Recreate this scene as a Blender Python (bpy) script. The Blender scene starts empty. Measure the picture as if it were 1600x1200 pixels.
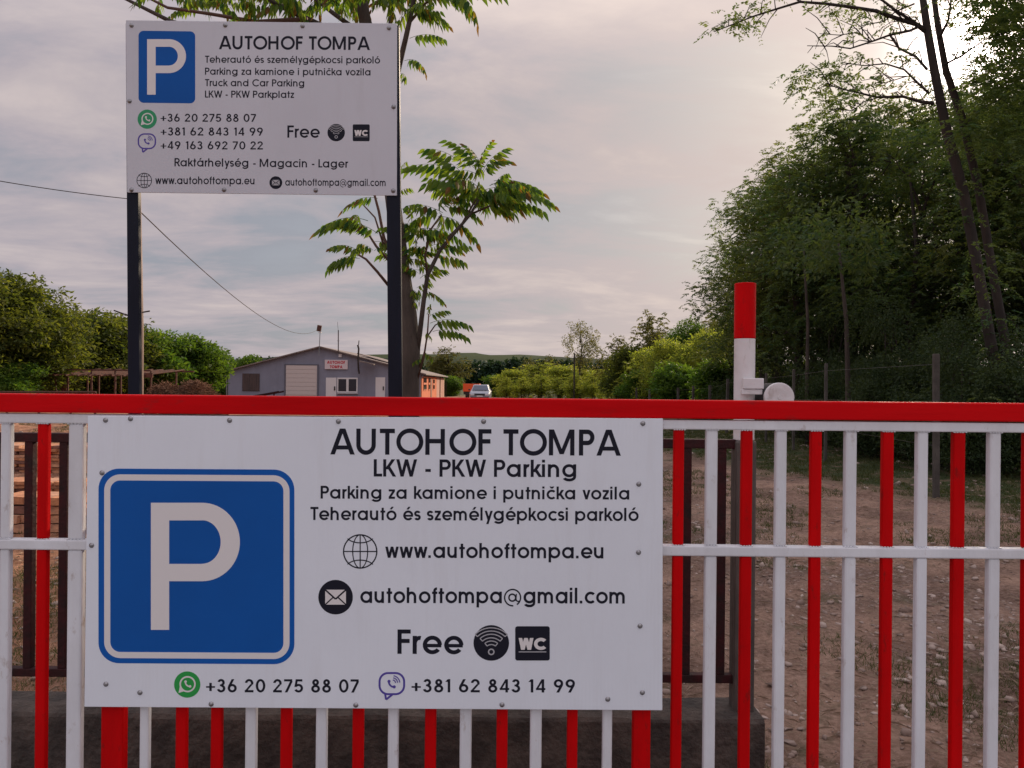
import bpy, math, random
import numpy as np
from mathutils import Vector, Matrix, Euler
R = math.radians
scene = bpy.context.scene
col = scene.collection
rng = np.random.default_rng(7)
random.seed(7)

# ------------------------------------------------------------------ camera
EYE = 1.55
F = 1200.0
cam_d = bpy.data.cameras.new('camera'); cam = bpy.data.objects.new('camera', cam_d); col.objects.link(cam)
cam_d.sensor_width = 36; cam_d.lens = 36*F/1600; cam_d.clip_end = 6000; cam_d.clip_start = 0.05
CM = Matrix.Translation((0, 0, EYE)) @ Matrix.Rotation(R(90), 4, 'X') @ Matrix.Rotation(R(0.55), 4, 'Z')
cam.matrix_world = CM
scene.camera = cam
CR = CM.to_3x3()
def ray(px, py): return CR @ Vector(((px-800)/F, -(py-600)/F, -1))
def P(px, py, Y):
    d = ray(px, py); return Vector((0, 0, EYE)) + d*(Y/d.y)

# ------------------------------------------------------------------ world, sun, exposure
SUN_AZ, SUN_EL = 31.3, 21.0
w = bpy.data.worlds.new('World'); scene.world = w; w.use_nodes = True
nt = w.node_tree; nt.nodes.clear(); N = nt.nodes.new; L = nt.links.new
def wn(t, **k):
    n = N(t)
    for a, b in k.items(): setattr(n, a, b)
    return n
def wmath(op, a, b=None, c=None, clamp=False):
    n = N('ShaderNodeMath'); n.operation = op; n.use_clamp = clamp
    for i, v in enumerate((a, b, c)):
        if v is None: continue
        if isinstance(v, (int, float)): n.inputs[i].default_value = v
        else: L(v, n.inputs[i])
    return n.outputs[0]
sky = wn('ShaderNodeTexSky', sky_type='NISHITA', sun_disc=False)
sky.sun_elevation = R(SUN_EL); sky.sun_rotation = R(SUN_AZ); sky.dust_density = 2.0
tc = wn('ShaderNodeTexCoord')
sep = wn('ShaderNodeSeparateXYZ'); L(tc.outputs['Generated'], sep.inputs[0])
zz = wmath('MAXIMUM', sep.outputs[2], 0.0)
den = wmath('ADD', zz, 0.15)
cx = wmath('DIVIDE', sep.outputs[0], den); cy = wmath('DIVIDE', sep.outputs[1], den)
comb = wn('ShaderNodeCombineXYZ'); L(cx, comb.inputs[0]); L(cy, comb.inputs[1])
mp = wn('ShaderNodeMapping'); mp.inputs['Rotation'].default_value = (0, 0, R(-24)); mp.inputs['Scale'].default_value = (0.85, 1.25, 1)
L(comb.outputs[0], mp.inputs[0])
n1 = wn('ShaderNodeTexNoise'); n1.inputs['Scale'].default_value = 0.55; n1.inputs['Detail'].default_value = 7; n1.inputs['Roughness'].default_value = 0.58; n1.inputs['Distortion'].default_value = 0.5
L(mp.outputs[0], n1.inputs['Vector'])
n2 = wn('ShaderNodeTexNoise'); n2.inputs['Scale'].default_value = 1.9; n2.inputs['Detail'].default_value = 8; n2.inputs['Roughness'].default_value = 0.60; n2.inputs['Distortion'].default_value = 0.4
L(mp.outputs[0], n2.inputs['Vector'])
cm = wmath('MULTIPLY_ADD', n2.outputs[0], 0.45, wmath('MULTIPLY', n1.outputs[0], 0.55))
ramp = wn('ShaderNodeValToRGB'); e = ramp.color_ramp.elements
e[0].position = 0.42; e[0].color = (0.225, 0.228, 0.255, 1)
e[1].position = 0.60; e[1].color = (0.44, 0.375, 0.36, 1)
m = ramp.color_ramp.elements.new(0.50); m.color = (0.33, 0.29, 0.305, 1)
L(cm, ramp.inputs[0])
sd = Vector((math.sin(R(SUN_AZ))*math.cos(R(SUN_EL)), math.cos(R(SUN_AZ))*math.cos(R(SUN_EL)), math.sin(R(SUN_EL))))
nrm = wn('ShaderNodeVectorMath', operation='NORMALIZE'); L(tc.outputs['Generated'], nrm.inputs[0])
dot = wn('ShaderNodeVectorMath', operation='DOT_PRODUCT'); L(nrm.outputs[0], dot.inputs[0]); dot.inputs[1].default_value = sd
dp = wmath('MAXIMUM', dot.outputs['Value'], 0.0)
g1 = wmath('MULTIPLY', wmath('POWER', dp, 12.0), 0.12)
g2 = wmath('MULTIPLY', wmath('POWER', dp, 260.0), 0.8)
g3 = wmath('MULTIPLY', wmath('POWER', dp, 1000.0), 16.0)
# the same cloud sheet, brighter towards the sun and a little darker away from it
zen = wn('ShaderNodeMapRange', interpolation_type='SMOOTHSTEP'); zen.inputs[1].default_value = 0.30; zen.inputs[2].default_value = 0.95; zen.inputs[3].default_value = 1.0; zen.inputs[4].default_value = 2.7   # overcast rise towards the zenith, added to light the sign boards
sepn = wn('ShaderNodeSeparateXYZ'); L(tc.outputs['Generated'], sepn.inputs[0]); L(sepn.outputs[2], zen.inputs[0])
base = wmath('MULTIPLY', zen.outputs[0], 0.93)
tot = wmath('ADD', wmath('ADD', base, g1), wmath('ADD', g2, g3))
warm = wn('ShaderNodeMixRGB', blend_type='MIX'); warm.inputs[2].default_value = (0.62, 0.50, 0.40, 1); L(ramp.outputs[0], warm.inputs[1])
L(wmath('MULTIPLY', wmath('POWER', dp, 9.0), 0.40), warm.inputs[0])
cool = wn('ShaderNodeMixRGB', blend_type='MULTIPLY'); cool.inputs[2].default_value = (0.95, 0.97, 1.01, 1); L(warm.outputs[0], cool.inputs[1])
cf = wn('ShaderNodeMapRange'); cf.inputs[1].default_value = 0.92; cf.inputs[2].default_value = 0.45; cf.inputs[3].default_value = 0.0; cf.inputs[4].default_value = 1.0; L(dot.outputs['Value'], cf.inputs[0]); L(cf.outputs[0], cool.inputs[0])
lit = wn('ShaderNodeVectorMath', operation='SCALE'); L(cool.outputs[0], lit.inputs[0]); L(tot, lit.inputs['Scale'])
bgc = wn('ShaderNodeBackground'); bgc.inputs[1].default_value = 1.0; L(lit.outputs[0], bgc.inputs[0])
bgs = wn('ShaderNodeBackground'); bgs.inputs[1].default_value = 0.10; L(sky.outputs[0], bgs.inputs[0])
mixs = wn('ShaderNodeMixShader')
cov = wn('ShaderNodeMapRange'); cov.inputs[1].default_value = 0.36; cov.inputs[2].default_value = 0.52; cov.inputs[3].default_value = 0.90; cov.inputs[4].default_value = 0.99
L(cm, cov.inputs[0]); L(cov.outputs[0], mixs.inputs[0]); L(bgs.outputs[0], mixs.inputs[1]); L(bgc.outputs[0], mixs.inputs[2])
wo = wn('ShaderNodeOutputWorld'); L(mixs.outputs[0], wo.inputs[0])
sl = bpy.data.lights.new('sun', 'SUN'); sun = bpy.data.objects.new('sun', sl); col.objects.link(sun)
sl.energy = 3.0; sl.angle = R(1.0); sl.color = (1.0, 0.80, 0.58)
sun.rotation_euler = sd.to_track_quat('Z', 'Y').to_euler(); sun.location = (0, 0, 30)
vs = scene.view_settings
vs.view_transform = 'Standard'; vs.look = 'None'; vs.exposure = 0.62; vs.gamma = 1.0; vs.use_curve_mapping = False

# ------------------------------------------------------------------ materials
MATS = {}
def mat(name, c, rough=0.7, metal=0.0, var=0.0, vscale=5.0, c2=None, bump=0.0, bscale=60.0, spec=0.5, coat=0.0, stretch=(1, 1, 1), lo=0.35, hi=0.65, detail=6):
    if name in MATS: return MATS[name]
    m = bpy.data.materials.new(name); m.use_nodes = True; nt = m.node_tree; b = nt.nodes['Principled BSDF']
    b.inputs['Base Color'].default_value = (*c, 1); b.inputs['Roughness'].default_value = rough; b.inputs['Metallic'].default_value = metal
    b.inputs['Specular IOR Level'].default_value = spec; b.inputs['Coat Weight'].default_value = coat; b.inputs['Coat Roughness'].default_value = 0.15
    t = nt.nodes.new('ShaderNodeTexCoord'); mp = nt.nodes.new('ShaderNodeMapping'); mp.inputs['Scale'].default_value = stretch
    nt.links.new(t.outputs['Object'], mp.inputs[0])
    if c2 is not None or var:
        if c2 is None: c2 = tuple(x*(1-var) for x in c)
        n = nt.nodes.new('ShaderNodeTexNoise'); n.inputs['Scale'].default_value = vscale; n.inputs['Detail'].default_value = detail; n.inputs['Roughness'].default_value = 0.62
        nt.links.new(mp.outputs[0], n.inputs['Vector'])
        r = nt.nodes.new('ShaderNodeValToRGB'); r.color_ramp.elements[0].position = lo; r.color_ramp.elements[1].position = hi
        r.color_ramp.elements[0].color = (*c, 1); r.color_ramp.elements[1].color = (*c2, 1)
        nt.links.new(n.outputs[0], r.inputs[0]); nt.links.new(r.outputs[0], b.inputs['Base Color'])
    if bump:
        n = nt.nodes.new('ShaderNodeTexNoise'); n.inputs['Scale'].default_value = bscale; n.inputs['Detail'].default_value = 5
        nt.links.new(mp.outputs[0], n.inputs['Vector'])
        bp = nt.nodes.new('ShaderNodeBump'); bp.inputs['Strength'].default_value = bump; bp.inputs['Distance'].default_value = 0.02
        nt.links.new(n.outputs[0], bp.inputs['Height']); nt.links.new(bp.outputs[0], b.inputs['Normal'])
    MATS[name] = m
    return m
def leafmat(name, c, c2, trans=0.45, rough=0.55):
    """leaf: diffuse + translucent, colour varied per tuft by the 'tone' attribute"""
    m = bpy.data.materials.new(name); m.use_nodes = True; nt = m.node_tree; nt.nodes.clear()
    a = nt.nodes.new('ShaderNodeAttribute'); a.attribute_name = 'tone'
    r = nt.nodes.new('ShaderNodeValToRGB'); r.color_ramp.elements[0].color = (*c, 1); r.color_ramp.elements[1].color = (*c2, 1)
    nt.links.new(a.outputs['Fac'], r.inputs[0])
    p = nt.nodes.new('ShaderNodeBsdfPrincipled'); p.inputs['Roughness'].default_value = rough; p.inputs['Specular IOR Level'].default_value = 0.14
    t = nt.nodes.new('ShaderNodeBsdfTranslucent')
    hs = nt.nodes.new('ShaderNodeMixRGB'); hs.blend_type = 'MULTIPLY'; hs.inputs[0].default_value = 1; hs.inputs[2].default_value = (1.6, 1.5, 0.5, 1)
    nt.links.new(r.outputs[0], hs.inputs[1]); nt.links.new(hs.outputs[0], t.inputs[0]); nt.links.new(r.outputs[0], p.inputs['Base Color'])
    mx = nt.nodes.new('ShaderNodeMixShader'); mx.inputs[0].default_value = trans
    nt.links.new(p.outputs[0], mx.inputs[1]); nt.links.new(t.outputs[0], mx.inputs[2])
    o = nt.nodes.new('ShaderNodeOutputMaterial'); nt.links.new(mx.outputs[0], o.inputs[0])
    MATS[name] = m
    return m
RED = mat('red_gate_paint', (0.62, 0.001, 0.003), 0.5, var=0.25, vscale=9, bump=0.10, bscale=45, spec=.08, stretch=(1, 1, .25))
REDB = mat('red_beam_paint', (0.63, 0.001, 0.004), 0.5, var=0.22, vscale=10, bump=0.12, bscale=40, spec=.09, stretch=(.12, 1, 1))
WHITE = mat('white_gate_paint', (0.74, 0.77, 0.82), 0.40, var=0.14, vscale=8, bump=0.10, bscale=55, coat=0.1, stretch=(1, 1, .3))
WHITEP = mat('white_post_paint', (0.72, 0.72, 0.73), 0.5, c2=(0.60, 0.59, 0.58), vscale=14, lo=.5, hi=.75, bump=0.15, bscale=30)
MAROON = mat('old_maroon_paint', (0.050, 0.010, 0.012), 0.6, spec=.2, c2=(0.022, 0.012, 0.012), vscale=20, bump=0.2, bscale=70)
DARKPOST = mat('weathered_dark_steel', (0.060, 0.052, 0.048), 0.6, c2=(0.11, 0.095, 0.085), vscale=16, bump=0.25, bscale=60, stretch=(1, 1, .3))
NAVY = mat('dark_navy_paint', (0.008, 0.011, 0.024), 0.5, var=0.3, vscale=12, bump=0.06, bscale=50, spec=.2, stretch=(1, 1, .2))
CONC = mat('stained_concrete', (0.105, 0.085, 0.072), 0.95, c2=(0.05, 0.042, 0.037), vscale=9, bump=0.8, bscale=42, detail=10, lo=.38, hi=.6)
HNDK = mat('rubber_and_shade_black', (0.02, 0.02, 0.022), .8)
SCREW = mat('zinc_screw', (0.30, 0.30, 0.31), 0.35, metal=0.9)
INK = mat('black_vinyl', (0.010, 0.011, 0.022), 0.6, spec=.2)
BLUE = mat('blue_vinyl', (0.002, 0.095, 0.40), 0.5, var=0.10, vscale=3, spec=.2)
BLUE2 = mat('blue_vinyl_bright', (0.003, 0.105, 0.44), 0.5, var=0.08, vscale=3, spec=.2)
GREEN = mat('green_vinyl', (0.01, 0.33, 0.055), 0.5)
GREEN2 = mat('green_vinyl_faded', (0.015, 0.30, 0.12), 0.5)
VIOLET = mat('violet_vinyl', (0.075, 0.05, 0.33), 0.5)
VWHITE = mat('white_vinyl', (0.74, 0.72, 0.72), 0.5)
GREYV = mat('grey_vinyl', (0.42, 0.43, 0.46), 0.5)
def grime(m, scale, col_, lo, hi, stretch, amt):
    nt = m.node_tree; b = nt.nodes['Principled BSDF']; src = b.inputs['Base Color'].links[0].from_socket
    t = nt.nodes.new('ShaderNodeTexCoord'); mp = nt.nodes.new('ShaderNodeMapping'); mp.inputs['Scale'].default_value = stretch; mp.inputs['Location'].default_value = (3.1, 1.7, .4)
    n = nt.nodes.new('ShaderNodeTexNoise'); n.inputs['Scale'].default_value = scale; n.inputs['Detail'].default_value = 9; n.inputs['Roughness'].default_value = .7
    r_ = nt.nodes.new('ShaderNodeMapRange'); r_.inputs[1].default_value = lo; r_.inputs[2].default_value = hi; r_.inputs[4].default_value = amt
    mx = nt.nodes.new('ShaderNodeMixRGB'); mx.inputs[2].default_value = (*col_, 1)
    nt.links.new(t.outputs['Object'], mp.inputs[0]); nt.links.new(mp.outputs[0], n.inputs['Vector']); nt.links.new(n.outputs[0], r_.inputs[0]); nt.links.new(r_.outputs[0], mx.inputs[0]); nt.links.new(src, mx.inputs[1]); nt.links.new(mx.outputs[0], b.inputs['Base Color'])
grime(WHITE, 30, (0.30, 0.22, 0.17), .59, .70, (1, 1, .5), .6); grime(WHITE, 3, (0.48, 0.46, 0.45), .45, .8, (1, 1, .6), .5); grime(RED, 34, (0.10, 0.012, 0.010), .58, .68, (1, 1, .4), .55); grime(REDB, 24, (0.16, 0.02, 0.02), .58, .70, (.4, 1, 1), .45); grime(WHITEP, 20, (0.28, 0.20, 0.15), .60, .74, (1, 1, .4), .6)
# multiwall sheet: fine vertical flutes
def sheetmat(name, c, ribs):
    m = mat(name, c, 0.36, var=0.05, vscale=2.2, coat=0.0)
    nt = m.node_tree; b = nt.nodes['Principled BSDF']
    t = nt.nodes.new('ShaderNodeTexCoord'); wv = nt.nodes.new('ShaderNodeTexWave'); wv.inputs['Scale'].default_value = ribs; wv.bands_direction = 'X'; wv.inputs['Distortion'].default_value = 0.3
    nt.links.new(t.outputs['Object'], wv.inputs['Vector'])
    bp = nt.nodes.new('ShaderNodeBump'); bp.inputs['Strength'].default_value = 0.05; bp.inputs['Distance'].default_value = 0.002
    nt.links.new(wv.outputs[0], bp.inputs['Height'])
    n = nt.nodes.new('ShaderNodeTexNoise'); n.inputs['Scale'].default_value = 5; n.inputs['Detail'].default_value = 1
    mp = nt.nodes.new('ShaderNodeMapping'); mp.inputs['Scale'].default_value = (3, 1, .5); nt.links.new(t.outputs['Object'], mp.inputs[0]); nt.links.new(mp.outputs[0], n.inputs['Vector'])
    b2 = nt.nodes.new('ShaderNodeBump'); b2.inputs['Strength'].default_value = 0.12; b2.inputs['Distance'].default_value = 0.03
    nt.links.new(n.outputs[0], b2.inputs['Height']); nt.links.new(bp.outputs[0], b2.inputs['Normal']); nt.links.new(b2.outputs[0], b.inputs['Normal'])
    return m
SHEET = sheetmat('white_fluted_sheet', (0.77, 0.825, 0.90), 32)
SHEET2 = sheetmat('white_flat_sheet', (0.60, 0.62, 0.68), 4)
grime(SHEET, 5, (0.50, 0.47, 0.45), .52, .85, (3.5, 1, .35), .22); grime(SHEET2, 5, (0.42, 0.40, 0.40), .54, .85, (3.0, 1, .4), .25)
BARK = mat('grey_brown_bark', (0.085, 0.066, 0.055), 0.95, c2=(0.045, 0.035, 0.030), vscale=14, bump=0.8, bscale=35, stretch=(1, 1, .25))
BARKD = mat('dark_bark', (0.050, 0.038, 0.032), 0.95, c2=(0.028, 0.022, 0.020), vscale=8, bump=0.7, bscale=20, stretch=(1, 1, .25))
TWIG = mat('reddish_twig', (0.10, 0.050, 0.036), 0.8)
ALEAF = leafmat('tree_of_heaven_leaf', (0.035, 0.105, 0.038), (0.17, 0.25, 0.045), 0.6)
_e = [n for n in ALEAF.node_tree.nodes if n.type == 'VALTORGB'][0].color_ramp.elements; _e[1].position = .93; _q = _e.new(.975); _q.color = (0.15, 0.085, 0.035, 1)
YLEAF = leafmat('sunlit_yellow_green_leaf', (0.040, 0.070, 0.022), (0.13, 0.15, 0.038), 0.55)
GLEAF = leafmat('bright_green_leaf', (0.040, 0.105, 0.022), (0.11, 0.18, 0.035), 0.48)
DLEAF = leafmat('dark_acacia_leaf', (0.045, 0.095, 0.055), (0.135, 0.175, 0.075), 0.52)
LLEAF = leafmat('lime_field_leaf', (0.11, 0.17, 0.045), (0.30, 0.33, 0.09), 0.68)
DLEAF2 = leafmat('mixed_wood_leaf', (0.050, 0.085, 0.040), (0.15, 0.17, 0.065), 0.5)
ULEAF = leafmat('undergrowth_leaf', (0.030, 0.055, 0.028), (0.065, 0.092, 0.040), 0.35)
OLEAF = leafmat('olive_leaf', (0.085, 0.10, 0.040), (0.16, 0.155, 0.065), 0.45)

# ------------------------------------------------------------------ mesh helpers
class MB:
    def __init__(s): s.v = []; s.f = []; s.m = []; s.cur = 0
    def add(s, vs, fs):
        b = len(s.v); s.v += [tuple(q) for q in vs]; s.f += [tuple(i+b for i in f) for f in fs]; s.m += [s.cur]*len(fs); return s
    def box(s, c, d, rot=None):
        c = Vector(c); h = Vector(d)/2
        vs = [Vector((x*h.x, y*h.y, z*h.z)) for x in (-1, 1) for y in (-1, 1) for z in (-1, 1)]
        if rot is not None: vs = [rot @ q for q in vs]
        vs = [q+c for q in vs]
        return s.add(vs, [(0, 1, 3, 2), (4, 6, 7, 5), (0, 4, 5, 1), (2, 3, 7, 6), (0, 2, 6, 4), (1, 5, 7, 3)])
    def bb(s, x0, x1, y0, y1, z0, z1): return s.box(((x0+x1)/2, (y0+y1)/2, (z0+z1)/2), (abs(x1-x0), abs(y1-y0), abs(z1-z0)))
    def tube(s, pts, rad, n=8, cap=True):
        pts = [Vector(p) for p in pts]
        if not hasattr(rad, '__len__'): rad = [rad]*len(pts)
        vs = []; fs = []; prev = None
        for i, p in enumerate(pts):
            t = (pts[min(i+1, len(pts)-1)]-pts[max(i-1, 0)]).normalized()
            if prev is None: u = t.orthogonal().normalized()
            else:
                u = prev - t*prev.dot(t); u = u.normalized() if u.length > 1e-6 else t.orthogonal().normalized()
            prev = u; v = t.cross(u)
            for k in range(n):
                a = 2*math.pi*k/n; vs.append(p+(u*math.cos(a)+v*math.sin(a))*rad[i])
        for i in range(len(pts)-1):
            for k in range(n):
                a = i*n+k; b = i*n+(k+1) % n; fs.append((a, b, b+n, a+n))
        if cap: fs.append(tuple(range(n-1, -1, -1))); fs.append(tuple(range(len(vs)-n, len(vs))))
        return s.add(vs, fs)
    def cyl(s, a, b, r, n=16): return s.tube([a, b], r, n)
    def build(s, name, m, parent=None, bevel=0.0, smooth=False, origin=None):
        me = bpy.data.meshes.new(name)
        o3 = Vector(origin) if origin is not None else Vector((0, 0, 0))
        me.from_pydata([tuple(Vector(q)-o3) for q in s.v], [], s.f)
        ms = m if isinstance(m, (list, tuple)) else [m]
        for k in ms: me.materials.append(k)
        if len(ms) > 1: me.polygons.foreach_set('material_index', s.m)
        if smooth: me.polygons.foreach_set('use_smooth', [True]*len(me.polygons))
        me.update()
        o = bpy.data.objects.new(name, me); col.objects.link(o); o.location = o3
        if parent is not None:
            o.parent = parent; o.location = o3 - WLOC.get(parent.name, Vector((0, 0, 0))) if origin is not None else -WLOC.get(parent.name, Vector((0, 0, 0)))
            if origin is None: o.location = -WLOC.get(parent.name, Vector((0, 0, 0)))
        WLOC[o.name] = o3
        if bevel:
            b = o.modifiers.new('bevel', 'BEVEL'); b.width = bevel; b.segments = 2; b.limit_method = 'ANGLE'
        return o
WLOC = {}
def tag(o, label=None, cat=None, group=None, kind=None):
    if label: o['label'] = label
    if cat: o['category'] = cat
    if group: o['group'] = group
    if kind: o['kind'] = kind
    return o
def thing(name, label, cat, loc=(0, 0, 0), group=None):
    o = bpy.data.objects.new(name, None); col.objects.link(o); o.location = loc; o.empty_display_size = .2
    WLOC[o.name] = Vector(loc)
    return tag(o, label, cat, group)

# value noise for terrain
def vnoise(x, y, seed=0):
    xi = np.floor(x).astype(np.int64); yi = np.floor(y).astype(np.int64); fx = x-xi; fy = y-yi
    fx = fx*fx*(3-2*fx); fy = fy*fy*(3-2*fy)
    def h(a, b):
        n = (a*374761393 + b*668265263 + seed*974711) & 0x7fffffff
        n = ((n ^ (n >> 13))*1274126177) & 0x7fffffff
        return ((n ^ (n >> 16)) & 0xffff)/65535.0
    return (h(xi, yi)*(1-fx)+h(xi+1, yi)*fx)*(1-fy)+(h(xi, yi+1)*(1-fx)+h(xi+1, yi+1)*fx)*fy
def fbm(x, y, o=4, seed=0):
    s = 0; a = .5
    for k in range(o): s = s+a*(vnoise(x*2**k, y*2**k, seed+k)-.5); a *= .5
    return s
def sstep(a, b, x):
    t = np.clip((x-a)/(b-a), 0, 1); return t*t*(3-2*t)
def ground_h(x, y):
    x = np.asarray(x, float); y = np.asarray(y, float)
    z = 0.10*fbm(x*.35, y*.35, 3, 3)-.05*np.exp(-((x+.42*y-4.3+.4*np.sin(y*.7))/.16)**2)-.05*np.exp(-((x+.42*y-5.9+.4*np.sin(y*.7))/.16)**2)+0.075*fbm(x*1.6, y*1.6, 4, 11)+0.035*fbm(x*7, y*7, 3, 21)
    bank = sstep(8.6, 11.5, x+.33*y)*sstep(2.5, 4.5, x)
    z = z+.05*fbm(x*3.5, y*3.5, 3, 15)+bank*(.10+.10*fbm(x*2.5, y*2.5, 3, 31))
    # left: soil ploughed up in ridges across the view
    lm = sstep(-2.0, -3.2, x)*sstep(5.8, 7.2, y)*sstep(23, 19, y)
    wob = fbm(x*.9, y*.5, 3, 41)*1.6
    period = .36+.02*y
    z = z+lm*(.04*np.abs(np.sin(math.pi*(y+wob)/period))**1.3+.05*fbm(x*3.3, y*6, 3, 51))
    hp = sstep(19, 22, y)*sstep(30, 27, y)*sstep(-4, -6, x)
    z = z+hp*(.20+.35*fbm(x*1.1, y*1.1, 4, 61))
    return z*sstep(220, 90, np.hypot(x, y))

# ------------------------------------------------------------------ ground (structure)
def axis(n, a, b, near):
    t = np.linspace(-1, 1, n) if a < 0 else np.linspace(0, 1, n)
    return t
tt = np.linspace(-1, 1, 420); gx = np.sinh(tt*7.0)/np.sinh(7.0)*2600
gx = np.sign(tt)*(np.abs(tt)*16+ (np.abs(tt)**9)*2600)
ty = np.linspace(0, 1, 620); gy = 1.9+ty*34+(ty**3)*40+(ty**14)*3500
gyb = np.array([-2500., -600, -150, -40, -12, -4, 0, 1.2])
gy = np.concatenate([gyb, gy])
XX, YY = np.meshgrid(gx, gy); ZZ = ground_h(XX, YY)
nx, ny = len(gx), len(gy)
vs_ = np.stack([XX, YY, ZZ], -1).reshape(-1, 3)
idx = np.arange(nx*ny).reshape(ny, nx)
fs_ = np.stack([idx[:-1, :-1], idx[:-1, 1:], idx[1:, 1:], idx[1:, :-1]], -1).reshape(-1, 4)
def np_mesh(name, v, f, mats, smooth=False, tone=None):
    k = f.shape[1]; me = bpy.data.meshes.new(name)
    me.vertices.add(len(v)); me.vertices.foreach_set('co', v.astype(np.float32).ravel())
    me.loops.add(f.size); me.loops.foreach_set('vertex_index', f.astype(np.int32).ravel())
    me.polygons.add(len(f)); me.polygons.foreach_set('loop_start', np.arange(len(f), dtype=np.int32)*k); me.polygons.foreach_set('loop_total', np.full(len(f), k, np.int32))
    if smooth: me.polygons.foreach_set('use_smooth', np.ones(len(f), bool))
    for m_ in (mats if isinstance(mats, (list, tuple)) else [mats]): me.materials.append(m_)
    if tone is not None:
        a = me.attributes.new('tone', 'FLOAT', 'POINT'); a.data.foreach_set('value', tone.astype(np.float32))
    me.update(calc_edges=True); me.validate()
    return me
def ground_material():
    m = bpy.data.materials.new('dirt_ground'); m.use_nodes = True; nt = m.node_tree; b = nt.nodes['Principled BSDF']; b.inputs['Roughness'].default_value = 0.95; b.inputs['Specular IOR Level'].default_value = .2
    N = nt.nodes.new; L = nt.links.new
    t = N('ShaderNodeTexCoord'); O = t.outputs['Object']
    def noise(s, d=6, r=.6):
        n = N('ShaderNodeTexNoise'); n.inputs['Scale'].default_value = s; n.inputs['Detail'].default_value = d; n.inputs['Roughness'].default_value = r; L(O, n.inputs['Vector']); return n.outputs[0]
    def ramp(f, a, b_, ca, cb):
        r = N('ShaderNodeValToRGB'); r.color_ramp.elements[0].position = a; r.color_ramp.elements[1].position = b_; r.color_ramp.elements[0].color = (*ca, 1); r.color_ramp.elements[1].color = (*cb, 1); L(f, r.inputs[0]); return r.outputs[0]
    def mix(f, a, b_):
        n = N('ShaderNodeMixRGB'); L(a, n.inputs[1]); L(b_, n.inputs[2]); L(f, n.inputs[0]); return n.outputs[0]
    def M(op, a, b_=0.0, c=None, cl=False):
        n = N('ShaderNodeMath'); n.operation = op; n.use_clamp = cl
        for i, v in enumerate((a, b_, c)):
            if v is None: continue
            if isinstance(v, (int, float)): n.inputs[i].default_value = v
            else: L(v, n.inputs[i])
        return n.outputs[0]
    sp = N('ShaderNodeSeparateXYZ'); L(O, sp.inputs[0]); X, Y = sp.outputs[0], sp.outputs[1]
    dirt = ramp(noise(.9, 9, .68), .40, .60, (0.12, 0.070, 0.048), (0.38, 0.245, 0.175))
    fine = ramp(noise(28, 8, .7), .40, .62, (0.060, 0.034, 0.026), (0.42, 0.29, 0.235))
    c = mix(M('MULTIPLY', noise(5, 4), .75), dirt, fine)
    # leftward soil is more orange
    orange = ramp(noise(9, 6), .35, .65, (0.24, 0.105, 0.05), (0.50, 0.26, 0.155))
    wv = N('ShaderNodeTexWave'); wv.bands_direction = 'Y'; wv.inputs['Scale'].default_value = .42; wv.inputs['Distortion'].default_value = 6; wv.inputs['Detail'].default_value = 4; wv.inputs['Detail Scale'].default_value = 2.2; L(O, wv.inputs['Vector'])
    orange = mix(M('MULTIPLY', wv.outputs[0], .6), orange, ramp(noise(14, 5), .4, .6, (0.10, 0.045, 0.028), (0.17, 0.08, 0.05)))
    c = mix(M('MULTIPLY', M('SUBTRACT', M('MULTIPLY', X, -.5), .6, cl=True), .85), c, orange)
    # pale rubble streak
    v = N('ShaderNodeTexVoronoi'); v.inputs['Scale'].default_value = 22; L(O, v.inputs['Vector'])
    peb = ramp(v.outputs['Distance'], .12, .42, (0.40, 0.34, 0.31), (0.15, 0.10, 0.08))
    line = M('ABSOLUTE', M('SUBTRACT', M('ADD', X, M('MULTIPLY', Y, .42)), 5.3))
    pm = M('MULTIPLY', M('SUBTRACT', 1.0, M('MULTIPLY', line, .7), cl=True), M('MULTIPLY', M('SUBTRACT', noise(1.7, 5), .40, cl=True), 5.0, cl=True), cl=True)
    c = mix(M('MULTIPLY', pm, .8), c, peb)
    # weeds
    grass = ramp(noise(24, 6, .7), .35, .65, (0.020, 0.034, 0.012), (0.06, 0.075, 0.028))
    wm = M('MULTIPLY', M('SUBTRACT', noise(1.1, 7, .68), .55, cl=True), 9.0, cl=True)
    bank = M('MULTIPLY', M('SUBTRACT', M('ADD', M('ADD', X, M('MULTIPLY', Y, .33)), M('MULTIPLY', noise(.9, 5), 2.4)), 10.1), 1.2, cl=True)
    rt = M('MULTIPLY', M('SUBTRACT', X, 2.5), .6, cl=True)
    bank = M('MULTIPLY', bank, rt)
    bank = M('MULTIPLY', bank, M('MULTIPLY_ADD', noise(2.7, 5), 3.4, -.75, cl=True))
    far = M('MULTIPLY', M('SUBTRACT', Y, 85.0), .05, cl=True)
    gm = M('MAXIMUM', M('MAXIMUM', M('MULTIPLY', wm, .7), bank), far)
    c = mix(gm, c, grass)
    L(c, b.inputs['Base Color'])
    bp = N('ShaderNodeBump'); bp.inputs['Strength'].default_value = .9; bp.inputs['Distance'].default_value = .03; L(noise(30, 8, .75), bp.inputs['Height']); L(bp.outputs[0], b.inputs['Normal'])
    return m
gme = np_mesh('ground', vs_, fs_, ground_material(), True)
go = bpy.data.objects.new('ground', gme); col.objects.link(go); tag(go, kind='structure')

# unseen pale slab added on the street side to bounce light onto the signs
tag(MB().bb(-9, 9, -14, 1.75, -.3, .06).build('bounce_slab', mat('pale_bounce', (0.36, 0.34, 0.32), .9, var=.2, vscale=3, bump=.3, bscale=50)), kind='structure')

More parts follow.
